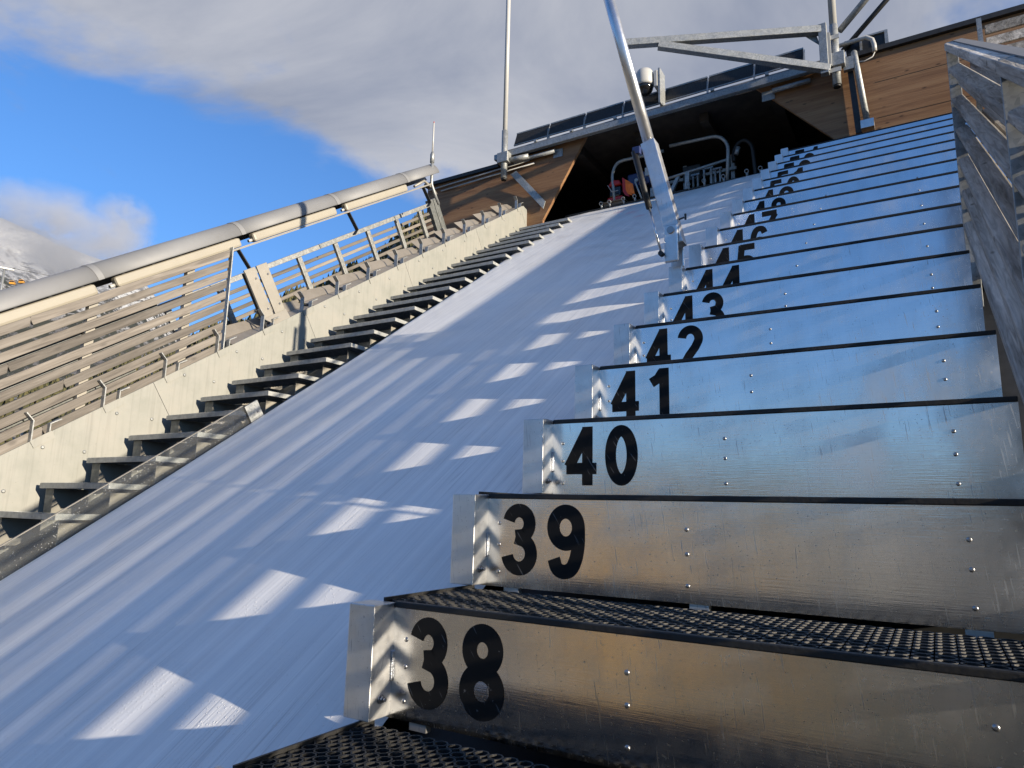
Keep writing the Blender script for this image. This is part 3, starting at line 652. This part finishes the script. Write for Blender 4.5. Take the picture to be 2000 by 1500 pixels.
# clear acrylic guard strip
t = thing('acrylic_guard', 'clear acrylic guard strip with water drops along the lower left edge of the cover', 'panel', W(-4.604, 0.5, -0.4))
MB().sb(-4.645, -4.639, -1.6, 2.2, -0.42, -0.225).build('clear_sheet', M['glass'], t)
MB().sb(-4.648, -4.636, -1.6, 2.2, -0.224, -0.218).build('top_bead', M['cream'], t)
br = MB().sb(-4.650, -4.630, 2.205, 2.34, -0.42, -0.235).build('end_bracket', M['galv'], t, 0.003)
MB().path([W(-4.629, 2.30, -0.32), W(-4.622, 2.30, -0.32)], 0.01, 8).build('bolt', M['rivet'], br)
MB().sb(-4.647, -4.637, 2.197, 2.204, -0.42, -0.225).build('seal', M['black'], t)

# front slat fence (left)
t = thing('wind_fence', 'sunlit larch slat fence with ten slats on the left, in front of the lamps', 'fence', W(-5.86, 1.5, 0.0))
FX = -5.845
for s in range(10):
    hc = 0.052 + 0.088*s; tan = math.tan(A); ue = 3.08 + (hc)*tan; jog = random.uniform(-0.004, 0.004)
    cuts = [-1.8, ue] if s % 3 else [-1.8, 1.35+0.3*(s % 2), ue]
    for a_, b_ in zip(cuts, cuts[1:]):
        p = [W(FX, a_, hc-.033+jog), W(FX, b_-0.004-0.033*tan, hc-.033+jog), W(FX, b_-0.004+0.033*tan, hc+.033+jog), W(FX, a_, hc+.033+jog)]
        MB().prism(p, (-0.032, 0, 0)).build('slat', M['slat'], t, 0.004)
for s in (1, 4, 6):
    hc = 0.096 + 0.088*s
    MB().sb(FX-0.125, FX-0.098, -1.8, 2.2+0.09*s, hc-0.022, hc+0.022).build('rear_slat', M['dark_grate'], t)
def upz(x, u, h, dz): return W(x, u, h) + EZ*dz
for u, w_, x0, m_ in ((3.10, 0.05, FX+0.004, 'galv'), (2.62, 0.07, FX-0.034, 'white'), (1.62, 0.07, FX-0.034, 'white'), (0.62, 0.07, FX-0.034, 'white'), (-0.38, 0.07, FX-0.034, 'white')):
    b = W(x0, u, -0.02); MB().bb(x0-0.06, x0, b.y-w_/2*(0.24 if m_ == 'galv' else 1), b.y+w_/2*(0.24 if m_ == 'galv' else 1), b.z, b.z+(1.10 if m_ == 'galv' else 1.03)).build('post', M['galv'] if m_ == 'galv' else M['cream'], t, 0.002)
# flashing panels at the foot of the back fence
for i in range(11):
    u0 = 3.25 + STEP*i
    p = MB(); a0, a1, a2 = W(WX-0.022, u0, 0.012), W(WX-0.20, u0, 0.085), W(WX-0.30, u0, 0.20)
    b0, b1, b2 = W(WX-0.022, u0+0.597, 0.012), W(WX-0.20, u0+0.597, 0.035), W(WX-0.30, u0+0.597, 0.12)
    n_ = 8; rows = []
    for q in range(n_+1):
        f = q/n_; rows.append([a0.lerp(b0, f), a1.lerp(b1, f)+EH*0.002*math.sin(f*math.pi), a2.lerp(b2, f)+EH*0.003*math.sin(f*math.pi)])
    p.grid([[r_[0], r_[1]] for r_ in rows]); p.grid([[r_[1]+EH*0.001, r_[2]] for r_ in rows]); p.sm = [False]*len(p.sm)
    o = p.build('flashing_panel', M['polish'], None, 0, W(WX-0.1, u0+.3, 0.0)); o.data.transform(Matrix.Translation(-W(WX-0.1, u0+.3, 0.0))) if False else None
    s = o.modifiers.new('solid', 'SOLIDIFY'); s.thickness = 0.003
    tag(o, f'shiny folded metal flashing panel behind the wall brackets, {ORD[i]} counted uphill from the fence end', 'flashing', 'flashing panels on the left wall')
# perpendicular pale plates carrying the lamp arm
t = thing('lamp_bracket_plates', 'pair of pale upright plates beside the end of the left slat fence', 'bracket', W(-5.86, 3.9, 0.0))
for u in (3.73, 3.90):
    pl = MB().sb(-5.875, -5.855, u, u+0.145, 0.12, 0.645).build('plate', M['cream'], t, 0.003)
    for h in (0.2, 0.53): MB().path([W(-5.855, u+0.1, h), W(-5.846, u+0.1, h)], 0.011, 8).build('bolt', M['rivet'], pl)
MB().sb(-5.885, -5.845, 3.708, 3.726, 0.03, 0.62).build('edge_flange', M['dark'], t)
MB().prism([W(-5.86, 3.74, 0.115), W(-5.86, 4.06, 0.115), W(-5.81, 4.03, 0.03), W(-5.81, 3.80, 0.03)], EH*0.006).build('foot', M['cream'], t)

# back fence
t = thing('back_fence', 'slat fence with pale steel top rail on the far side of the left walkway', 'fence', W(-6.72, 6, -0.2))
BX = -6.70
for s in range(7):
    hc = -0.19 + 0.098*s
    MB().sb(BX-0.03, BX, 2.4, 8.35, hc-0.021, hc+0.021).build('slat', M['slat'], t, 0.006)
MB().sb(BX+0.004, BX+0.05, 2.4, 8.35, 0.50, 0.56).build('top_rail', M['galv'], t, 0.004)
for u in (3.3, 4.0, 4.66, 5.29, 6.0, 6.72, 7.43, 8.06): MB().sb(BX+0.003, BX+0.045, u-0.035, u+0.035, -0.32, 0.497).build('post', M['galv'], t, 0.003)
for u in (8.36, 8.50): MB().sb(BX-0.02, BX+0.05, u, u+0.125, -0.45, 0.60).build('end_board', M['dark_grate'], t, 0.003)

# lamp cover tube with fixtures
t = thing('lamp_canopy', 'long rounded stainless steel lamp cover running above the left fences', 'lamp canopy', W(-6.0, 4, 0.8))
cut = [-1.9, -0.65, 0.85, 2.33, 3.93, 5.45, 6.95, 7.75]
CX, CH, CR = -6.02, 0.99, 0.135
for i in range(len(cut)-1):
    g = MB(); n = 44; u0, u1 = cut[i]+0.002, cut[i+1]-0.002; rows = []
    for q in range(n+1):
        a = math.radians(-5 + 215*q/n); rows.append((CX+CR*math.cos(a), CH+CR*math.sin(a)))
    g.grid([[W(x, u0, h), W(x, (u0+u1)/2, h), W(x, u1, h)] for x, h in rows])
    o = g.build('cover', M['stainless'], t); s = o.modifiers.new('solid', 'SOLIDIFY'); s.thickness = 0.004
    if 0 < i:
        g = MB(); 
        f_ = 1.025; g.grid([[W(CX+(x-CX)*f_, u0+q_, CH+(h-CH)*f_) for q_ in (-0.028, 0.028)] for x, h in rows])
        g.build('joint_strap', M['stainless'], t)
    if i < 6:
        v0, v1 = cut[i]+0.12, cut[i+1]-0.06
        if i == 5: v1 = 6.9
        fx = MB().sb(-5.985, -5.893, v0, v1, 0.872, 0.966).build('lamp', M['lamp'], t, 0.024)
        MB().path([W(-5.95, v0, 0.90), W(-5.95, v0-0.045, 0.90)], 0.016, 8).build('gland', M['white'], fx)
        for q in range(5):
            uu = v0+0.1+(v1-v0-0.2)*q/4; MB().sb(-5.97, -5.91, uu-0.012, uu+0.012, 0.967, 0.974).build('clip', M['dark'], fx)
MB().sb(-6.13, -5.90, -1.9, 7.5, 0.852, 0.860).build('bottom_tray', M['cream'], t)
MB().sb(-5.91, -5.90, -1.9, 7.5, 0.861, 0.870).build('tray_lip', M['cream'], t)
for u in (3.80, 5.60, 7.30):
    MB().strip([W(-5.99, u, 0.85), W(-5.99, u+0.05, 0.85), W(-5.99, u+0.10, 0.62), W(-5.99, u+0.02, 0.58)], 0.012, Vector((0.05, 0, 0))).build('arm', M['dark'], t)
g = MB(); g.path([W(-5.93, 7.1, 0.90), W(-5.95, 7.4, 0.93), W(-5.95, 7.55, 0.80), W(-5.95, 7.6, 0.70)], 0.018, 8); g.build('cable', M['cream'], t)
# antenna
t = thing('antenna_rod', 'thin white rod antenna at the upper end of the lamp canopy', 'antenna', (-5.93, 7.55, 4.35))
MB().path([(-5.93, 7.56, 4.36), (-5.93, 7.44, 4.50), (-5.93, 7.37, 4.60), (-5.93, 7.36, 5.02)], 0.022, 10).build('bracket_tube', M['galv'], t)
MB().path([(-5.93, 7.36, 4.93), (-5.93, 7.36, 5.06), (-5.93, 7.36, 5.10)], 0.03, 10, True, [0.032, 0.032, 0.018]).build('clamp', M['galv'], t)
MB().path([(-5.93, 7.36, 5.10), (-5.93, 7.36, 5.56)], 0.012, 8).build('rod', M['white'], t)
MB().path([(-5.93, 7.36, 5.561), (-5.93, 7.36, 5.58)], 0.009, 6).build('tip', M['red'], t)

# ------------------------------------------------------------------ start house with opening
YF = 9.9
t = thing('start_house', 'timber start house front with a wide dark opening at the top of the inrun', 'building', (-3, YF, 4.6))
def board(name, poly, m, th=0.06, parent=t): return MB().prism([(x, YF, z) for x, z in poly], (0, th, 0)).build(name, m, parent)
OL, OT1, OT2, OR = (-5.48, 4.93), (-4.66, 6.27), (-1.87, 6.29), (-0.78, 5.10)
board('timber_face', [(-8.05, 4.2), (-5.48, 4.2), OL, OT1, (-4.66, 6.28), (-8.05, 6.12)], M['glulam'])
board('timber_face', [(-0.78, 4.2), (4.2, 4.2), (4.2, 6.30), (-1.87, 6.295), OT2, OR], M['glulam'])
for z in (4.75, 5.33, 5.86):
    MB().bb(-0.3, 4.2, YF-0.003, YF-0.001, z, z+0.006).build('board_joint', M['inside'], t)
MB().bb(-8.1, -6.4, YF-0.06, YF+0.4, 6.125, 6.19).build('roof_edge', M['roof'], t)
MB().bb(-0.6, 4.2, YF-0.06, YF+0.4, 6.301, 6.37).build('roof_edge', M['roof'], t)
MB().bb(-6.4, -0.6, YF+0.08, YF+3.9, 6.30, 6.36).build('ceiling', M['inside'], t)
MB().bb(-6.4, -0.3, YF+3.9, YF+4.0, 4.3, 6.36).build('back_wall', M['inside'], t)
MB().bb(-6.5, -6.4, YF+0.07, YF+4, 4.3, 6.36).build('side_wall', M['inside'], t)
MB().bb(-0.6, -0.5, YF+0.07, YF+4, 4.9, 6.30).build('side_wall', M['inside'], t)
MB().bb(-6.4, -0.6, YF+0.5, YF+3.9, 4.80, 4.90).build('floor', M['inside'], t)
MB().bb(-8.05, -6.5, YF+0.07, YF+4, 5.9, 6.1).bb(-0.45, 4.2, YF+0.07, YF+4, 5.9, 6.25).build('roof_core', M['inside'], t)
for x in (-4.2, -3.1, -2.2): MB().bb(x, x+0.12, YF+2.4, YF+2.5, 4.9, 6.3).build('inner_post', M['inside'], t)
# steel lintel channel
t = thing('steel_lintel', 'grey steel channel lintel along the top of the dark opening', 'lintel', (-3.5, YF-0.12, 6.2))
MB().bb(-6.42, -0.86, YF-0.16, YF-0.15, 6.21, 6.31).bb(-6.42, -0.86, YF-0.149, YF-0.002, 6.30, 6.31).bb(-6.42, -0.86, YF-0.149, YF-0.08, 6.21, 6.22).build('channel', M['galv'], t, 0.002)
MB().bb(-6.2, -0.9, YF-0.13, YF-0.05, 6.312, 6.35).build('top_strip', M['stainless'], t)
for x in (-5.6, -4.9, -4.1, -3.3, -2.5, -1.7): MB().bb(x, x+0.05, YF-0.15, YF-0.10, 6.351, 6.385).build('lug', M['galv'], t)
for x0, x1 in ((-6.05, -5.22), (-1.62, -1.1)):
    MB().path([(x0, YF-0.07, 6.12), (x1, YF-0.07, 6.12)], 0.035, 12).build('tube', M['galv'], t)
    pl = MB().bb(x1-0.06 if x0 < -4 else x0-0.16, x1+0.12 if x0 < -4 else x0+0.02, YF-0.016, YF-0.004, 6.02, 6.17).build('mount_plate', M['galv'], t)
# mesh parapet
def make_mesh_panel():
    r = thing('mesh_panel', '', 'mesh panel', (-6.1, YF, 6.44)); x0, x1 = -6.1, -5.42; tilt = Vector((0, 0.10, 0.27))
    g = MB(); n = 12
    for i in range(n): p = Vector((x0, YF, 6.49)) + tilt*(i+.5)/n; g.box(p+EX*(x1-x0)/2, EX*(x1-x0)/2, EY*0.004, EZ*0.0075)
    for i in range(26): x = x0+0.01+(x1-x0-0.02)*i/25; g.box(Vector((x, YF, 6.49))+tilt/2, EX*0.0055, tilt/2, EY*0.004)
    g.build('mesh', M['roof'], r)
    g = MB(); g.box(Vector(((x0+x1)/2, YF, 6.485)), EX*(x1-x0)/2, EY*0.012, EZ*0.009); g.box(Vector(((x0+x1)/2, YF, 6.495))+tilt, EX*(x1-x0)/2, EY*0.014, EZ*0.012); g.build('rim', M['galv'], r)
    MB().prism([(x1+0.005, YF-0.03, 6.36), (x1+0.005, YF+0.05, 6.36), (x1+0.005, YF+0.12, 6.76), (x1+0.005, YF+0.02, 6.64)], (0.012, 0, 0)).build('bracket', M['galv'], r)
    return r
mp_ = make_mesh_panel()
for i in range(7):
    r = mp_ if i == 0 else copy_tree(mp_)
    r.location = (-6.1+0.705*i, YF, 6.44)
    r['label'] = f'dark wire mesh panel above the lintel, {ORD[i]} counted from the left pole'; r['group'] = 'mesh panels above the opening'
t = thing('roof_box', 'dark framed box on the roof edge right of the right pole', 'box', (-0.35, YF, 6.4))
MB().bb(-0.62, -0.12, YF-0.02, YF+0.3, 6.38, 6.56).build('shell', M['dark'], t, 0.01)
MB().bb(-0.64, -0.10, YF-0.04, YF+0.3, 6.565, 6.59).bb(-0.14, -0.10, YF-0.045, YF-0.022, 6.38, 6.564).bb(-0.45, -0.42, YF-0.045, YF-0.022, 6.38, 6.564).build('frame', M['galv'], t)
# dome camera
t = thing('dome_camera', 'white surveillance dome camera with black lens on the lintel', 'camera', (-3.52, YF-0.12, 6.4))
c = Vector((-3.53, YF-0.20, 6.80))
MB().path([c+EZ*0.21, c+EZ*0.19, c+EZ*0.12, c-EZ*0.06, c-EZ*0.085], 0.1, 20, True, [0.05, 0.12, 0.155, 0.158, 0.14]).build('housing', M['white'], t)
MB().path([c-EZ*(0.086+0.14*math.sin(math.radians(k*10))) for k in range(10)], 0.1, 20, True, [max(0.01, 0.138*math.cos(math.radians(k*10))) for k in range(10)]).build('dome', M['glossblack'], t)
MB().path([c+Vector((0.05, 0.02, 0.0)), c+Vector((0.2, 0.05, -0.03))], 0.05, 12).build('arm', M['white'], t)
MB().bb(c.x+0.17, c.x+0.23, c.y-0.06, c.y+0.16, c.z-0.16, c.z+0.12).build('mount_box', M['white'], t, 0.01)
MB().bb(c.x+0.24, c.x+0.27, c.y-0.05, c.y+0.2, c.z-0.45, c.z+0.15).build('backplate', M['galv'], t)

# poles
def pole(x, z0, zs, z1, label, ztop_r=0.042):
    t = thing('steel_pole', label, 'pole', (x, YF-0.22, z0))
    MB().path([(x, YF-0.22, zs), (x, YF-0.22, z1)], ztop_r, 18).build('upper_tube', M['white'], t)
    MB().path([(x, YF-0.22, z0), (x, YF-0.22, zs+0.002)], 0.056, 18).build('sleeve', M['galv'], t)
    MB().path([(x, YF-0.22, z0-0.03), (x, YF-0.22, z0-0.001)], 0.048, 14).build('end_cap', M['black'], t)
    return t
PL = pole(-6.16, 5.76, 6.68, 11.0, 'tall white tube pole clamped at the left end of the lintel')
MB().bb(-6.27, -6.05, YF-0.30, YF-0.162, 6.05, 6.24).build('clamp', M['galv'], PL, 0.008)
MB().path([(-6.05, YF-0.2, 6.10), (-5.72, YF-0.12, 6.13)], 0.045, 12, True, [0.045, 0.045]).build('side_tube', M['galv'], PL)
MB().prism([(-6.10, YF-0.1, 5.88), (-5.98, YF-0.1, 5.92), (-5.42, YF-0.03, 5.25), (-5.46, YF-0.03, 5.12)], (0.0, 0.02, 0)).build('gusset', M['galv'], PL)
PR = pole(-0.75, 5.84, 6.76, 11.0, 'thick white tube pole in front of the timber right of the opening', 0.05)
MB().bb(-0.86, -0.63, YF-0.30, YF-0.163, 6.10, 6.30).build('clamp', M['galv'], PR, 0.008)
for z in (6.0, 6.5): MB().bb(-0.83, -0.68, YF-0.31, YF-0.29, z, z+0.06).build('strap', M['white'], PR)
for a_, b_, r_ in (((-0.68, YF-0.15, 6.70), (0.65, YF-0.1, 8.1), 0.045), ((-0.66, YF-0.05, 6.45), (0.85, YF, 7.98), 0.035)):
    MB().path([a_, b_], r_, 12).build('brace', M['galv'] if r_ > .04 else M['dark'], PR)
# triangular swing frame
t = thing('swing_frame', 'galvanised triangular swing frame hinged on the right pole', 'frame', (-0.88, 9.58, 6.0))
H1, H2 = Vector((-0.88, 9.56, 6.66)), Vector((-0.82, 9.56, 6.04)); AP = Vector((-3.42, 8.44, 6.64)); MI = Vector((-2.95, 8.65, 6.62))
def sqbar(g, a, b, w): 
    d = (b-a); s_ = d.cross(EZ).normalized(); n_ = s_.cross(d).normalized(); g.box((a+b)/2, d/2, s_*w, n_*w); return g
sqbar(MB(), AP, H1, 0.052).build('top_bar', M['galv'], t, 0.006)
sqbar(MB(), AP.lerp(H1, 0.19)-EZ*0.06, H2, 0.05).build('diagonal_bar', M['galv'], t, 0.006)
MB().bb(-0.93, -0.825, 9.50, 9.6, 5.97, 6.73).build('hinge_bar', M['galv'], t, 0.006)
MB().bb(-0.825, -0.79, 9.555, 9.60, 6.1, 6.6).build('hinge_strip', M['white'], t)
MB().prism([(-0.96, 9.57, 6.62), (-1.10, 9.52, 6.62), (-0.92, 9.58, 6.45)], (0, 0.01, 0)).build('gusset', M['galv'], t)
# pillar with pipes right of the opening
t = thing('pipe_pillar', 'dark steel pillar with grey drain pipe in front of the right timber face', 'pillar', (-0.52, YF-0.1, 5.1))
MB().prism([(-0.63, YF-0.12, 6.30), (-0.56, YF-0.12, 6.30), (-0.49, YF-0.12, 5.12), (-0.57, YF-0.12, 5.12)], (0, 0.1, 0)).build('pillar', M['dark'], t)
MB().path([(-0.52, YF-0.02, 6.33), (-0.52, YF-0.15, 6.30), (-0.51, YF-0.16, 6.2), (-0.42, YF-0.16, 5.22)], 0.04, 14).build('drain_pipe', M['galv'], t)
MB().bb(-0.50, -0.34, YF-0.22, YF-0.06, 5.12, 5.24).build('foot_block', M['alu_box'], t, 0.004)
MB().bb(-0.66, -0.53, YF-0.2, YF-0.13, 6.05, 6.24).build('bracket', M['galv'], t)
pts = [(-0.80, YF-0.1, 6.50), (-0.5, YF-0.12, 6.50), (-0.36, YF-0.14, 6.49), (-0.29, YF-0.14, 6.43), (-0.27, YF-0.14, 6.34), (-0.27, YF-0.14, 6.24)]
tag(MB().path(pts, 0.03, 12).build('bent_conduit', M['white'], None, 0), 'white pipe with a downward bend at the roof edge beside the right pole', 'pipe')
tag(MB().path([(-0.27, YF-0.14, 6.23), (-0.30, YF-0.16, 6.16), (-0.40, YF-0.17, 6.12), (-0.52, YF-0.17, 6.15)], 0.008, 6).build('loose_cable', M['white'], None, 0), 'thin pale cable hanging in a loop below the bent white pipe', 'cable')
for z, x0, x1 in ((6.06, -8.0, -5.75), (5.98, -7.7, -5.65)):
    tag(MB().path([(x0, YF-0.03, z-0.02), (x1, YF-0.03, z+0.04)], 0.014, 8).build('wall_conduit', M['white']), ('upper' if z > 6 else 'lower')+' thin pale conduit along the left timber face under the roof edge', 'conduit')
# upper right balustrade
t = thing('upper_balustrade', 'weathered board balustrade at the far right below the roof edge', 'balustrade', (1.5, 9.3, 5.3))
for z in (5.42, 5.58, 5.75): MB().bb(0.92, 3.4, 9.28, 9.31, z, z+0.12).build('board', M['grey_slat'], t, 0.006)
for x in (0.84, 1.9, 2.9): MB().bb(x, x+0.05, 9.24, 9.275, 4.9, 5.96).build('post', M['galv'], t)

# ------------------------------------------------------------------ things inside the opening
def loop_rail(label, pts, low):
    t = thing('tube_handrail', label, 'handrail', pts[0])
    sm = []
    P_ = [Vector(p) for p in pts]
    for i, p in enumerate(P_):
        if 0 < i < len(P_)-1:
            a_, b_ = P_[i-1], P_[i+1]; d1 = min(0.14, (p-a_).length*.45); d2 = min(0.14, (b_-p).length*.45); s0 = p+(a_-p).normalized()*d1; s1 = p+(b_-p).normalized()*d2
            sm += [s0.lerp(p, q/5).lerp(p.lerp(s1, q/5), q/5) for q in range(6)]
        else: sm.append(p)
    MB().path(sm, 0.028, 12).build('loop', M['galv'], t)
    for a_, b_ in low: MB().path([a_, b_], 0.024, 10).build('cross_rail', M['galv'], t)
    return t
YI = 10.35
loop_rail('left bent tube handrail in the dark opening beside the red machine', [(-4.30, YI, 4.95), (-4.38, YI, 5.72), (-4.28, YI, 5.92), (-3.70, YI, 5.90), (-3.45, YI, 5.90)], [])
loop_rail('right bent tube handrail in the dark opening with a lower cross rail', [(-3.35, YI, 5.96), (-2.55, YI, 5.93), (-2.40, YI, 5.75), (-2.44, YI, 5.0)], [((-3.5, YI, 5.38), (-2.42, YI, 5.48))])
t = thing('engine_winch', 'red machine with black engine in the left of the dark opening', 'machine', (-4.35, YI+0.05, 4.95))
MB().bb(-4.46, -4.18, YI-0.02, YI+0.3, 5.20, 5.28).build('base', M['red'], t, 0.02)
MB().bb(-4.44, -4.22, YI+0.0, YI+0.28, 5.282, 5.48).build('engine_block', M['glossblack'], t, 0.03)
MB().prism([(-4.46, YI-0.02, 5.482), (-4.20, YI-0.02, 5.482), (-4.24, YI-0.02, 5.57), (-4.38, YI-0.02, 5.60)], (0, 0.3, 0)).build('cowling', M['red'], t, 0.02)
MB().path([(-4.44, YI-0.04, 5.50), (-4.36, YI-0.05, 5.36), (-4.24, YI-0.05, 5.36)], 0.008, 6).build('hose', M['white'], t)
tag(MB().bb(-4.52, -4.14, YI-0.04, YI+0.32, 4.96, 5.17).bb(-4.54, -4.12, YI-0.06, YI+0.34, 5.171, 5.195).build('wooden_crate', M['cardboard'], None, 0.005), 'brown wooden crate under the red machine', 'crate')
t = thing('flag_bundle', 'bundle of red and orange flags leaning beside the red machine', 'flags', (-4.05, YI-0.1, 5.0))
for i, (x, m_) in enumerate(((-4.10, 'red'), (-4.04, 'orange'), (-3.99, 'orange'))):
    p = [(x-0.05, YI-0.1-0.02*i, 5.55-0.06*i), (x+0.03, YI-0.1-0.02*i, 5.48-0.05*i), (x+0.07, YI-0.1-0.02*i, 5.18), (x+0.0, YI-0.1-0.02*i, 5.22), (x-0.04, YI-0.1-0.02*i, 5.3)]
    MB().prism(p, (0.01, 0.012, 0)).build('flag', M[m_], t)
MB().path([(-3.92, YI-0.1, 5.42), (-3.80, YI-0.12, 5.08)], 0.014, 8).build('stick', M['white'], t)
t = thing('control_unit', 'dark blue control unit with white connectors beside the flags', 'control unit', (-3.95, YI+0.1, 5.3))
MB().bb(-4.12, -3.72, YI+0.05, YI+0.3, 5.42, 5.66).build('case', M['blue'], t, 0.03)
for x in (-3.94, -3.82): MB().path([(x, YI+0.04, 5.50), (x, YI-0.0, 5.50)], 0.03, 12).build('connector', M['white'], t)
MB().bb(-3.80, -3.70, YI+0.03, YI+0.1, 5.55, 5.70).build('side_box', M['white'], t, 0.01)
MB().bb(-3.7, -3.45, YI, YI+0.3, 4.95, 5.30).build('leg_frame', M['galv'], t, 0.01)
for i, (x, h, w_) in enumerate(((-2.98, .48, .05), (-2.78, .55, .07), (-2.62, .50, .05))):
    t = thing('start_bar_stand', f'grey steel upright behind the cross rail, {["left", "middle", "right"][i]} of three', 'stand', (x, YI+0.2, 4.93), 'steel uprights behind the cross rail')
    MB().bb(x-w_, x-w_+0.025, YI+0.15, YI+0.2, 4.93, 4.93+h).bb(x+w_-0.025, x+w_, YI+0.15, YI+0.2, 4.93, 4.93+h).build('upright', M['galv'], t)
    MB().bb(x-w_-0.02, x+w_+0.02, YI+0.14, YI+0.21, 4.931+h, 4.96+h).build('head', M['galv'], t)
t = thing('rubber_hose', 'black hose arching behind the right tube handrail', 'hose', (-2.22, YI+0.1, 4.95))
MB().path([Vector((-2.20+0.15*math.cos(math.radians(200-k*11)), YI+0.1, 5.55+0.24*math.sin(math.radians(200-k*11)))) for k in range(18)] + [Vector((-2.03, YI+0.12, 5.2)), Vector((-2.0, YI+0.12, 4.95))], 0.032, 10).build('hose', M['black'], t)
MB().path([(-2.30, YI+0.06, 5.56), (-2.26, YI+0.06, 5.68)], 0.036, 10).build('collar', M['galv'], t)
t = thing('winch_frame', 'grey steel machine frame with crossbars behind the handrails in the opening', 'machine frame', (-3.2, YI+0.6, 4.9))
for x in (-3.75, -3.3, -2.85, -2.5): MB().bb(x, x+0.06, YI+0.55, YI+0.62, 4.9, 5.75+0.1*math.sin(x*7)).build('upright', M['galv'], t)
for z in (5.22, 5.55): MB().bb(-3.8, -2.4, YI+0.50, YI+0.545, z, z+0.05).build('crossbar', M['galv'], t)
MB().bb(-3.25, -2.95, YI+0.35, YI+0.49, 5.45, 5.72).build('motor_box', M['dark'], t, 0.02)
MB().path([(-3.62, YI+0.4, 5.35), (-3.40, YI+0.4, 5.35)], 0.11, 18).build('drum', M['dark'], t)
MB().prism([(-3.42, YI-0.05, 5.0), (-3.36, YI-0.05, 5.0), (-3.18, YI-0.05, 5.36), (-3.24, YI-0.05, 5.36)], (0, 0.05, 0)).build('brace', M['galv'], t)
MB().prism([(-3.10, YI-0.05, 5.0), (-3.04, YI-0.05, 5.0), (-3.02, YI-0.05, 5.40), (-3.09, YI-0.05, 5.40)], (0, 0.05, 0)).build('brace', M['galv'], t)
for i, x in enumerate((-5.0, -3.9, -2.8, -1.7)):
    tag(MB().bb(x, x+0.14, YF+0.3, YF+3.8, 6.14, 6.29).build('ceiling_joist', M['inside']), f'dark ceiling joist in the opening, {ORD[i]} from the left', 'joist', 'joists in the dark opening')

# ------------------------------------------------------------------ barrier arm on step 44
YB = Y0 + 6*RUN - 0.03; zb44 = Z0 + 6*RISE
t = thing('barrier_arm', 'raised silver barrier arm with square sleeve and gas strut standing on step 44', 'barrier', (-1.46, YB, zb44))
P0_, P1_ = Vector((-1.432, YB+0.02, zb44+0.14)), Vector((-1.632, YB+0.02, zb44+0.98)); dv = (P1_-P0_).normalized(); P2_ = P0_+dv*3.4
sd_ = Vector((0, 1, 0)); nn = dv.cross(sd_).normalized()
MB().box((P0_+P1_)/2, (P1_-P0_)/2, sd_*0.052, nn*0.054).build('sleeve', M['alu_box'], t, 0.006)
MB().path([P1_-dv*0.02, P2_], 0.043, 24).build('tube', M['chrome'], t)
MB().bb(-1.507, -1.408, YB-0.062, YB-0.036, zb44+0.003, zb44+0.28).build('pivot_plate', M['alu_box'], t, 0.01)
MB().bb(-1.507, -1.408, YB+0.077, YB+0.10, zb44+0.003, zb44+0.28).build('pivot_plate', M['alu_box'], t, 0.01)
MB().path([(-1.455, YB-0.063, zb44+0.235), (-1.455, YB-0.075, zb44+0.235)], 0.026, 16).build('pivot_bolt', M['rivet'], t)
g0, g1 = Vector((-1.52, YB-0.09, zb44+0.08)), Vector((-1.72, YB-0.06, zb44+0.90)); gd = (g1-g0)
st = MB().path([g0+gd*0.42, g1], 0.022, 12).build('gas_strut', M['black'], t)
MB().path([g0, g0+gd*0.43], 0.009, 8).build('rod', M['chrome'], st)
MB().path([g0+Vector((0, -.01, -.015)), g0+Vector((0, .03, -.015))], 0.018, 10).build('ball_joint', M['dark'], st)
MB().box(g1+EX*0.02, EX*0.03, EY*0.02, EZ*0.03).build('strut_bracket', M['blue'], t, 0.006)
MB().path([P0_+dv*0.18-nn*0.06-sd_*0.02, P0_+dv*0.18-nn*0.10-sd_*0.02], 0.006, 8).box(P0_+dv*0.18-nn*0.11-sd_*0.02, EX*0.006, EY*0.006, EZ*0.022).build('wing_screw', M['dark'], t)
